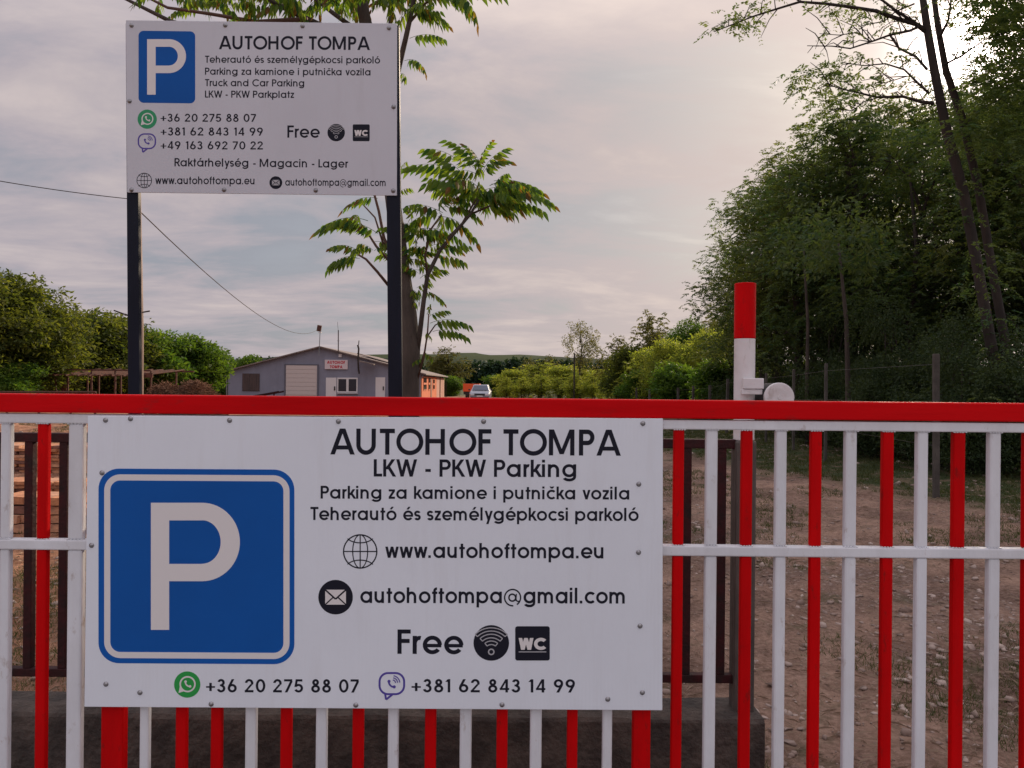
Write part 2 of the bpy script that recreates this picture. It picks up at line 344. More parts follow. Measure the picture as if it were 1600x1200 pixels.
# far wooded hill (structure)
def hills():
    xs = np.linspace(-1500, 1500, 240); ys = np.linspace(330, 1300, 40)
    X, Y = np.meshgrid(xs, ys)
    ridge = np.exp(-((Y-720)/260)**2)
    H = ridge*(15+7*fbm(X*.004, Y*.004, 3, 71)*2+10*np.exp(-((X+20)/260)**2)) + ridge*5*fbm(X*.06, Y*.06, 3, 77)
    H = H*1.15-2.0
    i = np.arange(X.size).reshape(X.shape)
    f = np.stack([i[:-1, :-1], i[:-1, 1:], i[1:, 1:], i[1:, :-1]], -1).reshape(-1, 4)
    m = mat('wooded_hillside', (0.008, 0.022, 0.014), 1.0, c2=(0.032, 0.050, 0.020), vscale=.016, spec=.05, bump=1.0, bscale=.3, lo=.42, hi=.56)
    o = bpy.data.objects.new('hills', np_mesh('hills', np.stack([X, Y, H], -1).reshape(-1, 3), f, m, True)); col.objects.link(o); tag(o, kind='structure')
hills()

# ------------------------------------------------------------------ foliage
def leaves_np(tufts, leaf_len, leaf_w, per, droop=.35, seed=1, spread=1.0, flat=.8):
    """tufts: (n,4) centre + radius. returns verts, quads, tone"""
    g = np.random.default_rng(seed); T = np.asarray(tufts, float); n = len(T)
    k = per; c = np.repeat(T[:, :3], k, 0); r = np.repeat(T[:, 3], k); M_ = n*k
    d = g.normal(size=(M_, 3)); d /= np.linalg.norm(d, axis=1)[:, None]
    rad = g.random(M_)**.45
    p = c+d*(r*rad)[:, None]*np.array([1, 1, flat])*spread
    ax = d*np.array([1, 1, .5])+g.normal(size=(M_, 3))*.55; ax[:, 2] -= droop
    ax /= np.linalg.norm(ax, axis=1)[:, None]
    sd_ = np.cross(ax, g.normal(size=(M_, 3))); sd_ /= np.linalg.norm(sd_, axis=1)[:, None]
    ll = leaf_len*(.6+.8*g.random(M_))[:, None]; lw = leaf_w*(.6+.8*g.random(M_))[:, None]
    nn = np.cross(ax, sd_)*lw*.25
    v = np.stack([p, p+ax*ll*.45+sd_*lw*.5+nn, p+ax*ll, p+ax*ll*.45-sd_*lw*.5+nn], 1).reshape(-1, 3)
    f = np.arange(M_*4).reshape(-1, 4)
    tone = np.repeat(np.clip(np.repeat(g.random(n), k)*.75+g.random(M_)*.25, 0, 1), 4)
    return v, f, tone
def sprays_np(tufts, leaf_len, leaf_w, per, droop=.35, seed=1, K=9, ls=.42):
    """feathery foliage: every tuft carries drooping sprays with two rows of leaflets"""
    g = np.random.default_rng(seed); T = np.asarray(tufts, float); S_ = max(2, per//K); n = len(T); m = n*S_
    c = np.repeat(T[:, :3], S_, 0); r_ = np.repeat(T[:, 3], S_)
    d = g.normal(size=(m, 3)); d[:, 2] = d[:, 2]*.45+.1; d /= np.linalg.norm(d, axis=1)[:, None]
    o = c+d*(r_*.7*g.random(m))[:, None]; L_ = ls*(.6+.7*g.random(m))
    t = np.linspace(.1, 1, K)[None, :]
    p = o[:, None, :]+d[:, None, :]*(L_[:, None]*t)[..., None]; p[..., 2] -= droop*L_[:, None]*t*t
    sdv = np.cross(d, np.array([0, 0, 1.])); sdv /= np.linalg.norm(sdv, axis=1)[:, None]+1e-6
    v_all = []; 
    for sg in (-1, 1):
        ax = d[:, None, :]*.45+sg*sdv[:, None, :]*.8+g.normal(size=(m, K, 3))*.22; ax[..., 2] -= .35; ax /= np.linalg.norm(ax, axis=2)[..., None]
        w_ = np.cross(ax, g.normal(size=(m, K, 3))*.5+np.array([0, 0, 1.])); w_ /= np.linalg.norm(w_, axis=2)[..., None]
        ll = (leaf_len*(.7+.6*g.random((m, K)))*(1.1-.35*t))[..., None]; lw = ll*(leaf_w/leaf_len)
        v_all.append(np.stack([p, p+ax*ll*.45+w_*lw*.5, p+ax*ll, p+ax*ll*.45-w_*lw*.5], 2).reshape(-1, 3))
    v = np.concatenate(v_all); f = np.arange(len(v)).reshape(-1, 4)
    tn = np.repeat(np.clip(np.repeat(g.random(n), S_)*.7+g.random(m)*.3, 0, 1), K*4)
    return v, f, np.concatenate([tn, tn])
def make_tufts(lumps, n, tr, seed, shell=.55):
    """tufts spread through lumps (x,y,z,rx,ry,rz)"""
    g = np.random.default_rng(seed); Lm = np.asarray(lumps, float)
    vol = Lm[:, 3]*Lm[:, 4]*Lm[:, 5]; vol = vol**.75; pr = vol/vol.sum()
    i = g.choice(len(Lm), n, p=pr); d = g.normal(size=(n, 3)); d /= np.linalg.norm(d, axis=1)[:, None]
    rad = shell+(1.06-shell)*g.random(n)**.7
    p = Lm[i, :3]+d*Lm[i, 3:6]*rad[:, None]
    return np.concatenate([p, (tr*(.55+.9*g.random(n)))[:, None]], 1)
def crown_obj(name, tufts, leaf_len, leaf_w, per, m, parent, droop=.35, seed=1, base=None, flat=.8):
    v, f, t = leaves_np(tufts, leaf_len, leaf_w, per, droop, seed, flat=flat)
    me = np_mesh(name, v, f, m, False, t)
    o = bpy.data.objects.new(name, me); col.objects.link(o); o.parent = parent
    return o
def limb(mb, a, b, r0, r1, seed, wob=.06, n=6, seg=6):
    g = random.Random(seed); a = Vector(a); b = Vector(b); Ln = (b-a).length; pts = []; rr = []
    for i in range(seg+1):
        t = i/seg; q = a.lerp(b, t)+Vector((0, 0, Ln*.10*math.sin(t*math.pi)))
        if 0 < i < seg: q += Vector((g.uniform(-1, 1), g.uniform(-1, 1), g.uniform(-1, 1)))*wob*Ln
        pts.append(q); rr.append(r0+(r1-r0)*t)
    mb.tube(pts, rr, n); return pts
def tree_protos(name, H, rad, trunk_r, leafm, barkm, seed, ntufts, tr, leaf, per, c0=.3, nl=9, shell=.5, droop=.35, stems=1, spray=False):
    """meshes (trunk, crown) of a tree of height H standing at the origin"""
    g = random.Random(seed); lumps = []
    for i in range(nl):
        t = g.random(); z = H*(c0+(1-c0)*(.12+.76*t)); w_ = math.sin(math.pi*min(1, max(.12, .15+.8*t)))**.6
        a = g.uniform(0, 6.28); rr = rad*w_*g.uniform(.15, .68); s = rad*g.uniform(.32, .50)*(.65+.4*w_)
        lumps.append((rr*math.cos(a), rr*math.sin(a), z, s, s, s*.82))
    lumps.append((0, 0, H*.86, rad*.36, rad*.36, H*.14))
    mb = MB()
    for s in range(stems):
        ox = 0 if stems == 1 else g.uniform(-.3, .3)*rad*.5; top = (ox*1.8, g.uniform(-.2, .2), H*.84)
        mb.tube([(ox, 0, -.3), (ox*1.1+.03, 0, H*.12), (ox*1.3-.05*rad, .05, H*.35), (ox*1.5+.04*rad, 0, H*.6), top], [trunk_r*1.35, trunk_r, trunk_r*.8, trunk_r*.5, trunk_r*.14], 9)
    for i, l in enumerate(lumps):
        z0 = max(H*.12, min(l[2]-H*.16, H*.68)); limb(mb, (0, 0, z0), l[:3], trunk_r*.42, trunk_r*.06, seed+i)
        for k in range(3):
            e_ = (l[0]+g.uniform(-1, 1)*l[3]*.9, l[1]+g.uniform(-1, 1)*l[4]*.9, l[2]+g.uniform(-.5, 1)*l[5]*.9)
            limb(mb, l[:3], e_, trunk_r*.10, trunk_r*.025, seed*7+i*3+k, n=4, seg=4)
    tf = make_tufts(lumps, ntufts, tr, seed, shell)
    v, f, t = sprays_np(tf, leaf, leaf*.40, per, droop, seed) if spray else leaves_np(tf, leaf, leaf*.42, per, droop, seed)
    cme = np_mesh(name+'_crown', v, f, leafm, False, t)
    me = bpy.data.meshes.new(name+'_trunk'); me.from_pydata([tuple(q) for q in mb.v], [], mb.f); me.materials.append(barkm)
    me.polygons.foreach_set('use_smooth', [True]*len(me.polygons)); me.update()
    return me, cme
def plant_tree(protos, name, label, cat, x, y, scale=1.0, rz=0.0, group=None, sz=None):
    o = thing(name, label, cat, (x, y, float(ground_h(x, y))-.02), group)
    o.rotation_euler.z = rz; o.scale = (scale, scale, sz or scale)
    for nm, me in zip(('trunk', 'crown'), protos):
        c = bpy.data.objects.new(nm, me); col.objects.link(c); c.parent = o
    return o

# ------------------------------------------------------------------ lettering (monoline geometric letters built from bars and arcs)
XH = .74
def glyph(ch, w):
    h = w/2; S = []
    def V(x, a, b): S.append([(x-h, a), (x+h, a), (x+h, b), (x-h, b)])
    def H(y, a, b, k=1.0): S.append([(a, y-h*k), (b, y-h*k), (b, y+h*k), (a, y+h*k)])
    def D(x0, y0, x1, y1, k=1.0):
        dx, dy = x1-x0, y1-y0; t = w*k*math.hypot(dx, dy)/max(abs(dy), .12)/2; t = min(t, w*1.3)
        q = [(x0-t, y0), (x0+t, y0), (x1+t, y1), (x1-t, y1)]
        S.append(q if y1 > y0 else q[::-1])
    def A(cx, cy, rx, ry, a0, a1, k=1.0):
        n = max(6, int(abs(a1-a0)/9)); o = []; i_ = []
        for j in range(n+1):
            a = math.radians(a0+(a1-a0)*j/n); c, s = math.cos(a), math.sin(a)
            o.append((cx+(rx+h*k)*c, cy+(ry+h*k)*s)); i_.append((cx+(rx-h*k)*c, cy+(ry-h*k)*s))
        S.append(('arc', o, i_))
    X = XH; r = .38-h
    def o_(cx=.38): A(cx, X/2, r, r, 0, 360)
    acc = {'á': 'a', 'é': 'e', 'ó': 'o', 'č': 'c'}
    b = acc.get(ch, ch); adv = .8
    if b == 'A': D(h*1.1, 0, .47, 1); D(.51, 1, .98-h*1.1, 0); H(.27, .22, .76, .9); adv = .98
    elif b == 'U': V(h, .38, 1); V(.78-h, .38, 1); A(.39, .38, .39-h, .39-h, 180, 360); adv = .78+.10
    elif b == 'T': H(1-h, 0, .60); V(.30, 0, 1-w); adv = .60
    elif b == 'O': A(.54, .5, .54-h, .515-h, 0, 360); adv = 1.08+.02
    elif b == 'H': V(h, 0, 1); V(.78-h, 0, 1); H(.53, w, .78-w); adv = .78+.12
    elif b == 'F': V(h, 0, 1); H(1-h, w, .52); H(.53, w, .48); adv = .54
    elif b == 'M': V(h, 0, 1); V(1.02-h, 0, 1); D(h*1.4, 1, .51, .05, .9); D(.51, .05, 1.02-h*1.4, 1, .9); adv = 1.02+.12
    elif b in 'PR':
        V(h, 0, 1); ry = .30-h; H(1-h, w, .34); H(.40+h, w, .34); A(.34, .70, .28-h, ry, -90, 90); adv = .64
        if b == 'R': D(.36, .42, .58, 0)
    elif b == 'L': V(h, 0, 1); H(h, w, .46); adv = .46
    elif b == 'K': V(h, 0, 1); D(w*1.1, .42, .56, 1); D(.27, .60, .62, 0); adv = .66
    elif b == 'W': D(h, 1, .32, 0); D(.32, 0, .56, 1); D(.56, 1, .82, 0); D(.82, 0, 1.14-h, 1); adv = 1.12
    elif b == 'C': A(.54, .5, .54-h, .515-h, 42, 318); adv = .98
    elif b == 'a': o_(); V(.76-h*.9, 0, X); adv = .76+.10
    elif b == 'c': A(.38, X/2, r, r, 45, 315); adv = .68
    elif b == 'd': o_(); V(.76-h*.9, 0, 1); adv = .86
    elif b == 'e': A(.38, X/2, r, r, 0, 322); H(X/2-h*.3, w*.8, .76-h*.3, .85); adv = .79
    elif b == 'f': V(.16, 0, .80); A(.16+.16, .80, .16, 1-h-.80, 90, 180); H(X-h, .0, .34, .9); adv = .36
    elif b == 'g': o_(); V(.76-h*.9, .02, X); A(.38+h*.05, .02, .38-h, .27-h, 205, 360); adv = .86
    elif b in 'hn': V(h, 0, 1 if b == 'h' else X); V(.62-h, 0, .40); A(.31, .40, .31-h, .34-h, 0, 165); adv = .62+.11
    elif b == 'm':
        V(h, 0, X); V(.50, 0, .42); V(1.0-h, 0, .42); A(.25+h*.5, .42, .25-h*.5, .32-h, 0, 165); A(.75-h*.5, .42, .25-h*.5, .32-h, 0, 180); adv = 1.0+.11
    elif b == 'i': V(h, 0, X); V(h, .84, 1); adv = w+.10
    elif b == 'k': V(h, 0, 1); D(w*1.1, .28, .46, X); D(.24, .46, .54, 0); adv = .56
    elif b == 'l': V(h, 0, 1); adv = w+.10
    elif b == 'o': o_(); adv = .80
    elif b == 'p': o_(); V(h*.9, -.27, X); adv = .81
    elif b == 'r': V(h, 0, X); A(.28, .42, .28-h, .32-h, 78, 165); adv = .34
    elif b == 's':
        q = (X-2*h)/4; A(.22, X-h-q, .19-h*.3, q, 25, 270); A(.22, h+q, .19-h*.3, q, 90, -155); adv = .50
    elif b == 't': V(.17, 0, .95); H(X-h, 0, .36, .9); adv = .39
    elif b == 'u': V(h, .34, X); V(.62-h, 0, X); A(.31, .34, .31-h, .34-h, 180, 345); adv = .62+.11
    elif b == 'v': D(h, X, .29, 0); D(.29, 0, .58-h, X); adv = .58
    elif b == 'w': D(h, X, .25, 0); D(.25, 0, .44, X); D(.44, X, .63, 0); D(.63, 0, .88-h, X); adv = .88
    elif b == 'y': D(h, X, .30, .04); D(.60-h, X, .20, -.27); adv = .60
    elif b == 'z': H(X-h, 0, .46); H(h, 0, .46); D(h*1.2, w, .46-h*1.2, X-w); adv = .50
    elif b == '.': V(h, 0, w*1.05); adv = w+.10
    elif b == '-': H(.36, .02, .32); adv = .34
    elif b == '+': H(.40, 0, .62, .7); A(.31, .40, 0.0001, .0001, 0, 1); V(.31, .09, .40-h*.7); V(.31, .40+h*.7, .71); adv = .70
    elif b == ' ': adv = .34
    elif b == '0': A(.33, .5, .33-h, .51-h, 0, 360); adv = .74
    elif b == '1': V(.22, 0, 1); D(.06, .80, .20, 1-.02, .8); adv = .42
    elif b == '2': A(.30, .70, .29-h, .31-h, -20, 175); D(h*1.5, w, .30+.24-h*.8, .62, .8); H(h, 0, .60); adv = .70
    elif b == '3': A(.28, .74, .25-h, .27-h, -85, 165); A(.28, .29, .29-h, .30-h, -165, 85); H(.53, .20, .34, .8); adv = .68
    elif b == '4': V(.46, 0, 1); H(.26, 0, .62, .9); D(h*1.3, .26+h, .44, 1, .75); adv = .72
    elif b == '5': A(.28, .32, .31-h, .33-h, -155, 140); H(1-h, .12, .54); D(.07, .42, .16, 1, .9); adv = .70
    elif b == '6': A(.31, .31, .31-h, .32-h, 0, 360); D(.11, .46, .36, 1); adv = .72
    elif b == '7': H(1-h, 0, .56); D(.14, 0, .50, 1-w); adv = .66
    elif b == '8': A(.30, .76, .23-h, .25-h, 0, 360); A(.30, .28, .30-h, .295-h, 0, 360); adv = .70
    elif b == '9': A(.31, .69, .31-h, .32-h, 0, 360); D(.51, .54, .26, 0); adv = .72
    elif b == '@':
        A(.55, .36, .52, .52, -58, 275, .55); A(.53, .36, .22, .22, 0, 360, .6); S.append([(.73, .15), (.80, .15), (.83, .60), (.76, .60)]); A(.92, .30, .15, .18, 190, 330, .5); adv = 1.2
    if ch in 'áéó': D(.33, .83, .47, 1.03, .8)
    if ch == 'č': D(.28, 1.0, .39, .84, .7); D(.39, .84, .50, 1.0, .7)
    return S, adv+.06
class Print:
    """flat print on a board plane: pixel positions measured in the photograph are cast onto the board"""
    def __init__(s, o, n): s.o = Vector(o); s.n = Vector(n).normalized()
    def at(s, px, py):
        d = ray(px, py); c = Vector((0, 0, EYE)); t = (s.o-c).dot(s.n)/d.dot(s.n); return c+d*t
    def poly(s, mb, pts3, k=0):
        """thin raised vinyl: top face and sides"""
        z = .0004+.00005*k; n = len(pts3); top = [p+s.n*z for p in pts3]; bot = [p-s.n*.0002 for p in pts3]
        mb.add(top+bot, [tuple(range(n))]+[(i, i+n, (i+1) % n+n, (i+1) % n) for i in range(n)])
    def strip(s, mb, o, i_, k=0):
        z = .0004+.00005*k; n = len(o)
        vs = [p+s.n*z for p in o]+[p+s.n*z for p in i_]+[p-s.n*.0002 for p in o]+[p-s.n*.0002 for p in i_]
        fs = []
        for j in range(n-1): fs += [(j, j+1, n+j+1, n+j), (j, 2*n+j, 2*n+j+1, j+1), (n+j, n+j+1, 3*n+j+1, 3*n+j)]
        mb.add(vs, fs)
    def text(s, txt, x0, x1, yb, cap, wt, m, parent, slope=0.0, name='lettering'):
        items = []; x = 0
        for i, c in enumerate(txt):
            S, a = glyph(c, wt); items.append((x, S)); x += a
        x -= .06+(.10 if txt[-1] in 'iual' else .03)
        A_ = s.at(x0, yb); B_ = s.at(x1, yb+slope); U = (B_-A_)/x; up = s.n.cross(U).normalized()
        T_ = s.at(x0, yb-cap); up = up if up.z > 0 else -up; up = up*(T_-A_).length
        f = lambda q: A_+U*q[0]+up*q[1]
        mb = MB()
        for ox, S in items:
            for k, q in enumerate(S):
                if q[0] == 'arc': s.strip(mb, [f((a+ox, b)) for a, b in q[1]], [f((a+ox, b)) for a, b in q[2]], k)
                else: s.poly(mb, [f((a+ox, b)) for a, b in q], k)
        return mb.build(name, m, parent)
    def ring(s, mb, cx, cy, rx, ry, t, a0=0, a1=360, k=0, n=40):
        o = []; i_ = []
        for j in range(n+1):
            a = math.radians(a0+(a1-a0)*j/n); c, d = math.cos(a), -math.sin(a)
            o.append(s.at(cx+(rx+t/2)*c, cy+(ry+t/2)*d)); i_.append(s.at(cx+(rx-t/2)*c, cy+(ry-t/2)*d))
        s.strip(mb, o, i_, k)
    def disc(s, mb, cx, cy, r, k=0, n=36): s.poly(mb, [s.at(cx+r*math.cos(2*math.pi*j/n), cy+r*math.sin(2*math.pi*j/n)) for j in range(n)], k)
    def seg(s, mb, a, b, t, k=0):
        dx, dy = b[0]-a[0], b[1]-a[1]; l = math.hypot(dx, dy); nx_, ny_ = -dy/l*t/2, dx/l*t/2
        s.poly(mb, [s.at(a[0]+nx_, a[1]+ny_), s.at(b[0]+nx_, b[1]+ny_), s.at(b[0]-nx_, b[1]-ny_), s.at(a[0]-nx_, a[1]-ny_)], k)
    def rpts(s, x0, x1, y0, y1, r, n=10, sk=0.0):
        out = []
        for cx, cy, a in ((x1-r, y0+r, -90), (x1-r, y1-r, 0), (x0+r, y1-r, 90), (x0+r, y0+r, 180)):
            for j in range(n+1):
                t = math.radians(a+90*j/n); X_ = cx+r*math.cos(t); Y_ = cy+r*math.sin(t); out.append(s.at(X_, Y_+sk*(X_-x0)))
        return out
    def rrect(s, mb, x0, x1, y0, y1, r, k=0, sk=0.0): s.poly(mb, s.rpts(x0, x1, y0, y1, r, sk=sk), k)
    def rring(s, mb, x0, x1, y0, y1, r, t, k=0, sk=0.0):
        o = s.rpts(x0, x1, y0, y1, r, sk=sk); i_ = s.rpts(x0+t, x1-t, y0+t, y1-t, r-t, sk=sk); s.strip(mb, o+[o[0]], i_+[i_[0]], k)
    # icons --------------------------------------------------------
    def globe(s, parent, cx, cy, r, t, m):
        mb = MB(); s.ring(mb, cx, cy, r, r, t); s.ring(mb, cx, cy, r*.45, r, t*.8, k=1); s.seg(mb, (cx, cy-r), (cx, cy+r), t*.8, 2); s.seg(mb, (cx-r, cy), (cx+r, cy), t*.8, 3)
        for sg in (-1, 1): s.ring(mb, cx, cy-sg*r*1.0, r*.86, r*.48, t*.8, 208 if sg > 0 else 28, 332 if sg > 0 else 152, 4)
        mb.build('globe_icon', m, parent)
    def mail(s, parent, cx, cy, r):
        mb = MB(); s.disc(mb, cx, cy, r); d = mb.build('envelope_icon', INK, parent)
        mb = MB(); w_, h_ = r*.60, r*.43; s.poly(mb, [s.at(cx-w_, cy-h_), s.at(cx+w_, cy-h_), s.at(cx+w_, cy+h_), s.at(cx-w_, cy+h_)][::-1], 4)
        mb.build('envelope', GREYV if r < 15 else VWHITE, d)
        mb = MB()
        for sg in (-1, 1):
            s.seg(mb, (cx-sg*w_, cy-h_), (cx, cy+h_*.25), r*.09, 9); s.seg(mb, (cx-sg*w_, cy+h_), (cx-sg*w_*.22, cy-h_*.0), r*.07, 12)
        mb.build('flap_lines', INK, d)
    def wifi(s, parent, cx, cy, r):
        mb = MB(); s.disc(mb, cx, cy, r); d = mb.build('wifi_icon', INK, parent)
        mb = MB(); t = r*.055; cyb = cy+r*.45
        for q, (ra, rb) in enumerate(((.36, .56), (.74, .94), (1.12, 1.30))):
            a0, a1 = 50-q*2, 130+q*2
            s.ring(mb, cx, cyb, r*ra, r*ra, t, a0, a1, 4); s.ring(mb, cx, cyb, r*rb, r*rb, t, a0, a1, 5)
            for a in (a0, a1):
                c_, s_ = math.cos(math.radians(a)), -math.sin(math.radians(a)); s.seg(mb, (cx+r*ra*c_, cyb+r*ra*s_), (cx+r*rb*c_, cyb+r*rb*s_), t, 6)
        s.ring(mb, cx, cyb+r*.05, r*.15, r*.15, t*1.3, k=7)
        mb.build('wifi_waves', GREYV, d)
    def wc(s, parent, x0, x1, y0, y1):
        W_ = x1-x0; mb = MB(); s.rrect(mb, x0, x1, y0, y1, W_*.07); d = mb.build('restroom_icon', INK, parent)
        s2 = Print(s.o+s.n*.0006, s.n); s2.text('WC', x0+W_*.10, x1-W_*.10, y0+W_*.68, W_*.34, .27, VWHITE, d)
        mb = MB(); s.seg(mb, (x0+W_*.10, y0+W_*.74), (x1-W_*.10, y0+W_*.74), W_*.025, 6); mb.build('underline', GREYV, d)
    def handset(s, mb, cx, cy, r, k=6):
        s.ring(mb, cx+r*.45, cy-r*.45, r*.85, r*.85, r*.26, 188, 262, k); s.disc(mb, cx-r*.36, cy-r*.48, r*.24, k+1, 14); s.disc(mb, cx+r*.46, cy+r*.38, r*.24, k+2, 14)
    def chat(s, parent, cx, cy, r, g):
        mb = MB(); s.disc(mb, cx, cy, r); d = mb.build('green_phone_icon', g, parent)
        mb = MB(); s.ring(mb, cx+r*.03, cy-r*.03, r*.56, r*.56, r*.12, k=4); s.poly(mb, [s.at(cx-r*.66, cy+r*.64), s.at(cx-r*.56, cy+r*.16), s.at(cx-r*.20, cy+r*.50)][::-1], 5)
        s.handset(mb, cx+r*.03, cy-r*.02, r*.42); mb.build('handset', VWHITE, d)
    def bubble(s, parent, x0, x1, y0, y1):
        W_ = x1-x0; H_ = y1-y0; yb = y0+H_*.84; mb = MB(); t = W_*.075
        s.rring(mb, x0, x1, y0, yb, W_*.36, t)
        s.seg(mb, (x0+W_*.25, yb-t*.6), (x0+W_*.28, y1), t, 1); s.seg(mb, (x0+W_*.28, y1), (x0+W_*.52, yb-t*.3), t, 2)
        cx, cy = (x0+x1)/2, (y0+yb)/2
        s.handset(mb, cx-W_*.02, cy+W_*.03, W_*.24)
        for q in (.12, .20, .28): s.ring(mb, cx+W_*.02, cy-W_*.02, W_*q, W_*q, t*.45, 5, 80, 9)
        mb.build('violet_phone_icon', VIOLET, parent)
def screw_mesh():
    mb = MB(); n = 12; rings = [(.0052, .0), (.0052, .0010), (.0036, .0013), (.0034, .0026), (.0022, .0036), (.0, .0039)]; vs = []; fs = []
    for r_, z in rings:
        for k in range(n): vs.append((r_*math.cos(6.283*k/n), -z, r_*math.sin(6.283*k/n)))
    for i in range(len(rings)-1):
        for k in range(n): a = i*n+k; b = i*n+(k+1) % n; fs.append((a, b, b+n, a+n))
    mb.add(vs, fs)
    me = bpy.data.meshes.new('screw'); me.from_pydata(mb.v, [], mb.f); me.materials.append(SCREW); me.polygons.foreach_set('use_smooth', [True]*len(me.polygons)); me.update(); return me
SCM = screw_mesh()
def screws(pr, parent, pts, scale):
    for x, y in pts:
        o = bpy.data.objects.new('screw', SCM); col.objects.link(o); o.parent = parent; o.location = pr.at(x, y); o.scale = (scale,)*3
        o.rotation_euler.y = random.uniform(0, 6)

# ------------------------------------------------------------------ the gate
GY = 2.0
def gx_(px, py=1150): return P(px, py, GY).x
gate = thing('gate', 'red and white striped steel gate of upright bars under a thick red beam', 'gate')
def zz_(px, py, Y=GY): return P(px, py, Y).z
ztop_beam = zz_(800, 622.5); zbot_beam = zz_(800, 651.5)
X0, X1 = -2.3, 2.3
MB().bb(X0, X1, GY-.006, GY+.055, zbot_beam, ztop_beam).build('top_beam', REDB, gate, bevel=.004)
zr1 = zz_(800, 653.5); zr0 = zz_(800, 668.5)
MB().bb(X0, X1, GY, GY+.030, zr0, zr1).build('top_rail', WHITE, gate, bevel=.003)
zm1 = zz_(800, 850.5); zm0 = zz_(800, 866.5)
MB().bb(X0, X1, GY, GY+.030, zm0, zm1).build('middle_rail', WHITE, gate, bevel=.0035)
zb1 = .16; zb0 = .12
MB().bb(X0, X1, GY, GY+.030, zb0, zb1).build('bottom_rail', WHITE, gate, bevel=.0035)
bars = [(-60, -44, 'r'), (-5, 10, 'w'), (52, 68, 'r'), (101, 124, 'w'), (156, 190, 'R'), (217, 231, 'w'), (272, 289, 'r'), (328, 345, 'r'), (381, 398, 'w'), (437, 454, 'r'), (493, 510, 'w'), (550, 567, 'r'), (606, 622, 'w'), (663, 680, 'r'),
        (718, 736, 'w'), (776, 793, 'r'), (829, 847, 'w'), (887, 903, 'r'), (942, 957, 'w'), (990, 1017, 'R'), (1050, 1066, 'r'), (1100, 1118, 'w'), (1156, 1173, 'r'), (1209, 1226, 'w'), (1265, 1282, 'r'), (1319, 1337, 'w'),
        (1377, 1394, 'r'), (1431, 1448, 'w'), (1488, 1506, 'r'), (1544, 1562, 'w'), (1600, 1617, 'r'), (1656, 1673, 'w'), (1712, 1729, 'r')]
for a, b, k in bars:
    xa, xb = gx_(a), gx_(b); m = WHITE if k == 'w' else RED; d = .003+random.uniform(0, .0008)
    dep = .028 if k != 'R' else .040
    le = random.uniform(-.002, .002)
    for z0, z1 in ((zb1-.0005, zm0+.0006), (zm1-.0006, zr0+.0006)):
        o = MB().bb(xa-.0003, xb+.0003, GY+d, GY+dep-.003, z0, z1).build('bar', m, gate, bevel=.0055); o.rotation_euler.y = 0.0; o.location.x += le*.6
# weld beads where the bars meet the middle rail
mb = MB()
for a, b, k in bars:
    xa, xb = gx_(a), gx_(b)
    for q in range(5):
        x = xa+(xb-xa)*q/4; mb.box((x, GY+.004, zm1+.0008), (.005, .006, .0026+.0015*random.random()), Euler((0, random.uniform(-.4, .4), 0)).to_matrix())
        mb.box((x, GY+.004, zr0-.0008), (.005, .006, .0026), Euler((0, random.uniform(-.4, .4), 0)).to_matrix())
wb = mb.build('weld_bead', WHITE, gate, bevel=.001); wb['kind'] = 'stuff'

# ------------------------------------------------------------------ sign on the gate
SY = GY-.012
sgn = thing('parking_sign', 'large white parking board with a big blue P square on the striped gate', 'sign')
tl, tr, bl, br = P(137, 649.5, SY), P(1036, 654, SY), P(131.5, 1104.5, SY), P(1035, 1110, SY)
mb = MB(); dy = Vector((0, .010, 0))
mb.add([tl, tr, br, bl, tl+dy, tr+dy, br+dy, bl+dy], [(0, 3, 2, 1), (4, 5, 6, 7), (0, 1, 5, 4), (1, 2, 6, 5), (2, 3, 7, 6), (3, 0, 4, 7)])
pn = mb.build('board', SHEET, sgn, bevel=.0012)
# shiny sticker frame turned over the board's right edge
mb = MB(); mb.bb(0, .0, 0, 0, 0, 0)
pr = Print((0, SY, 1), (0, -1, 0))
mb = MB(); pr.rrect(mb, 154, 460, 732, 1036, 32, 0, .006); bs = mb.build('blue_square', BLUE2, sgn)
mb = MB(); pr.rring(mb, 163, 452.5, 741, 1028, 25, 9.5, 4, .006); mb.build('white_border', VWHITE, bs)
mb = MB(); pr.rrect(mb, 172.5, 443, 752.5, 1016, 20, 2, .006); mb.build('inner_square', BLUE, bs)
def bigP(pr, parent, xs0, xs1, y0, y1, ybo, yi0, yi1, xr, xri, xc):
    mb = MB(); pr.poly(mb, [pr.at(xs0, y0), pr.at(xs0, y1), pr.at(xs1, y1), pr.at(xs1, y0)], 8)
    pr.poly(mb, [pr.at(xs1, y0), pr.at(xs1, yi0), pr.at(xc, yi0), pr.at(xc, y0)], 9); pr.poly(mb, [pr.at(xs1, yi1), pr.at(xs1, ybo), pr.at(xc, ybo), pr.at(xc, yi1)], 9)
    cy = (y0+ybo)/2; o = []; i_ = []
    for j in range(33):
        a = math.radians(90-180*j/32); o.append(pr.at(xc+(xr-xc)*math.cos(a), cy-(ybo-y0)/2*math.sin(a))); i_.append(pr.at(xc+(xri-xc)*math.cos(a), cy-(yi1-yi0)/2*math.sin(a)))
    pr.strip(mb, o, i_, 10); mb.build('letter_p', VWHITE, parent)
bigP(pr, bs, 236, 264.5, 785.5, 984, 908, 813, 881, 375, 345, 316)
W1 = .165
pr.text('AUTOHOF TOMPA', 516, 969, 710, 40.5, .17, INK, sgn, 2.0)
pr.text('LKW - PKW Parking', 584, 902, 744.5, 27, W1, INK, sgn, 1.0)
pr.text('Parking za kamione i putnička vozila', 501, 983, 779, 20, W1, INK, sgn, 1.5)
pr.text('Teherautó és személygépkocsi parkoló', 485, 998, 812.5, 20.5, W1, INK, sgn, 1.5)
pr.globe(sgn, 562.8, 861.6, 26, 2.0, INK)
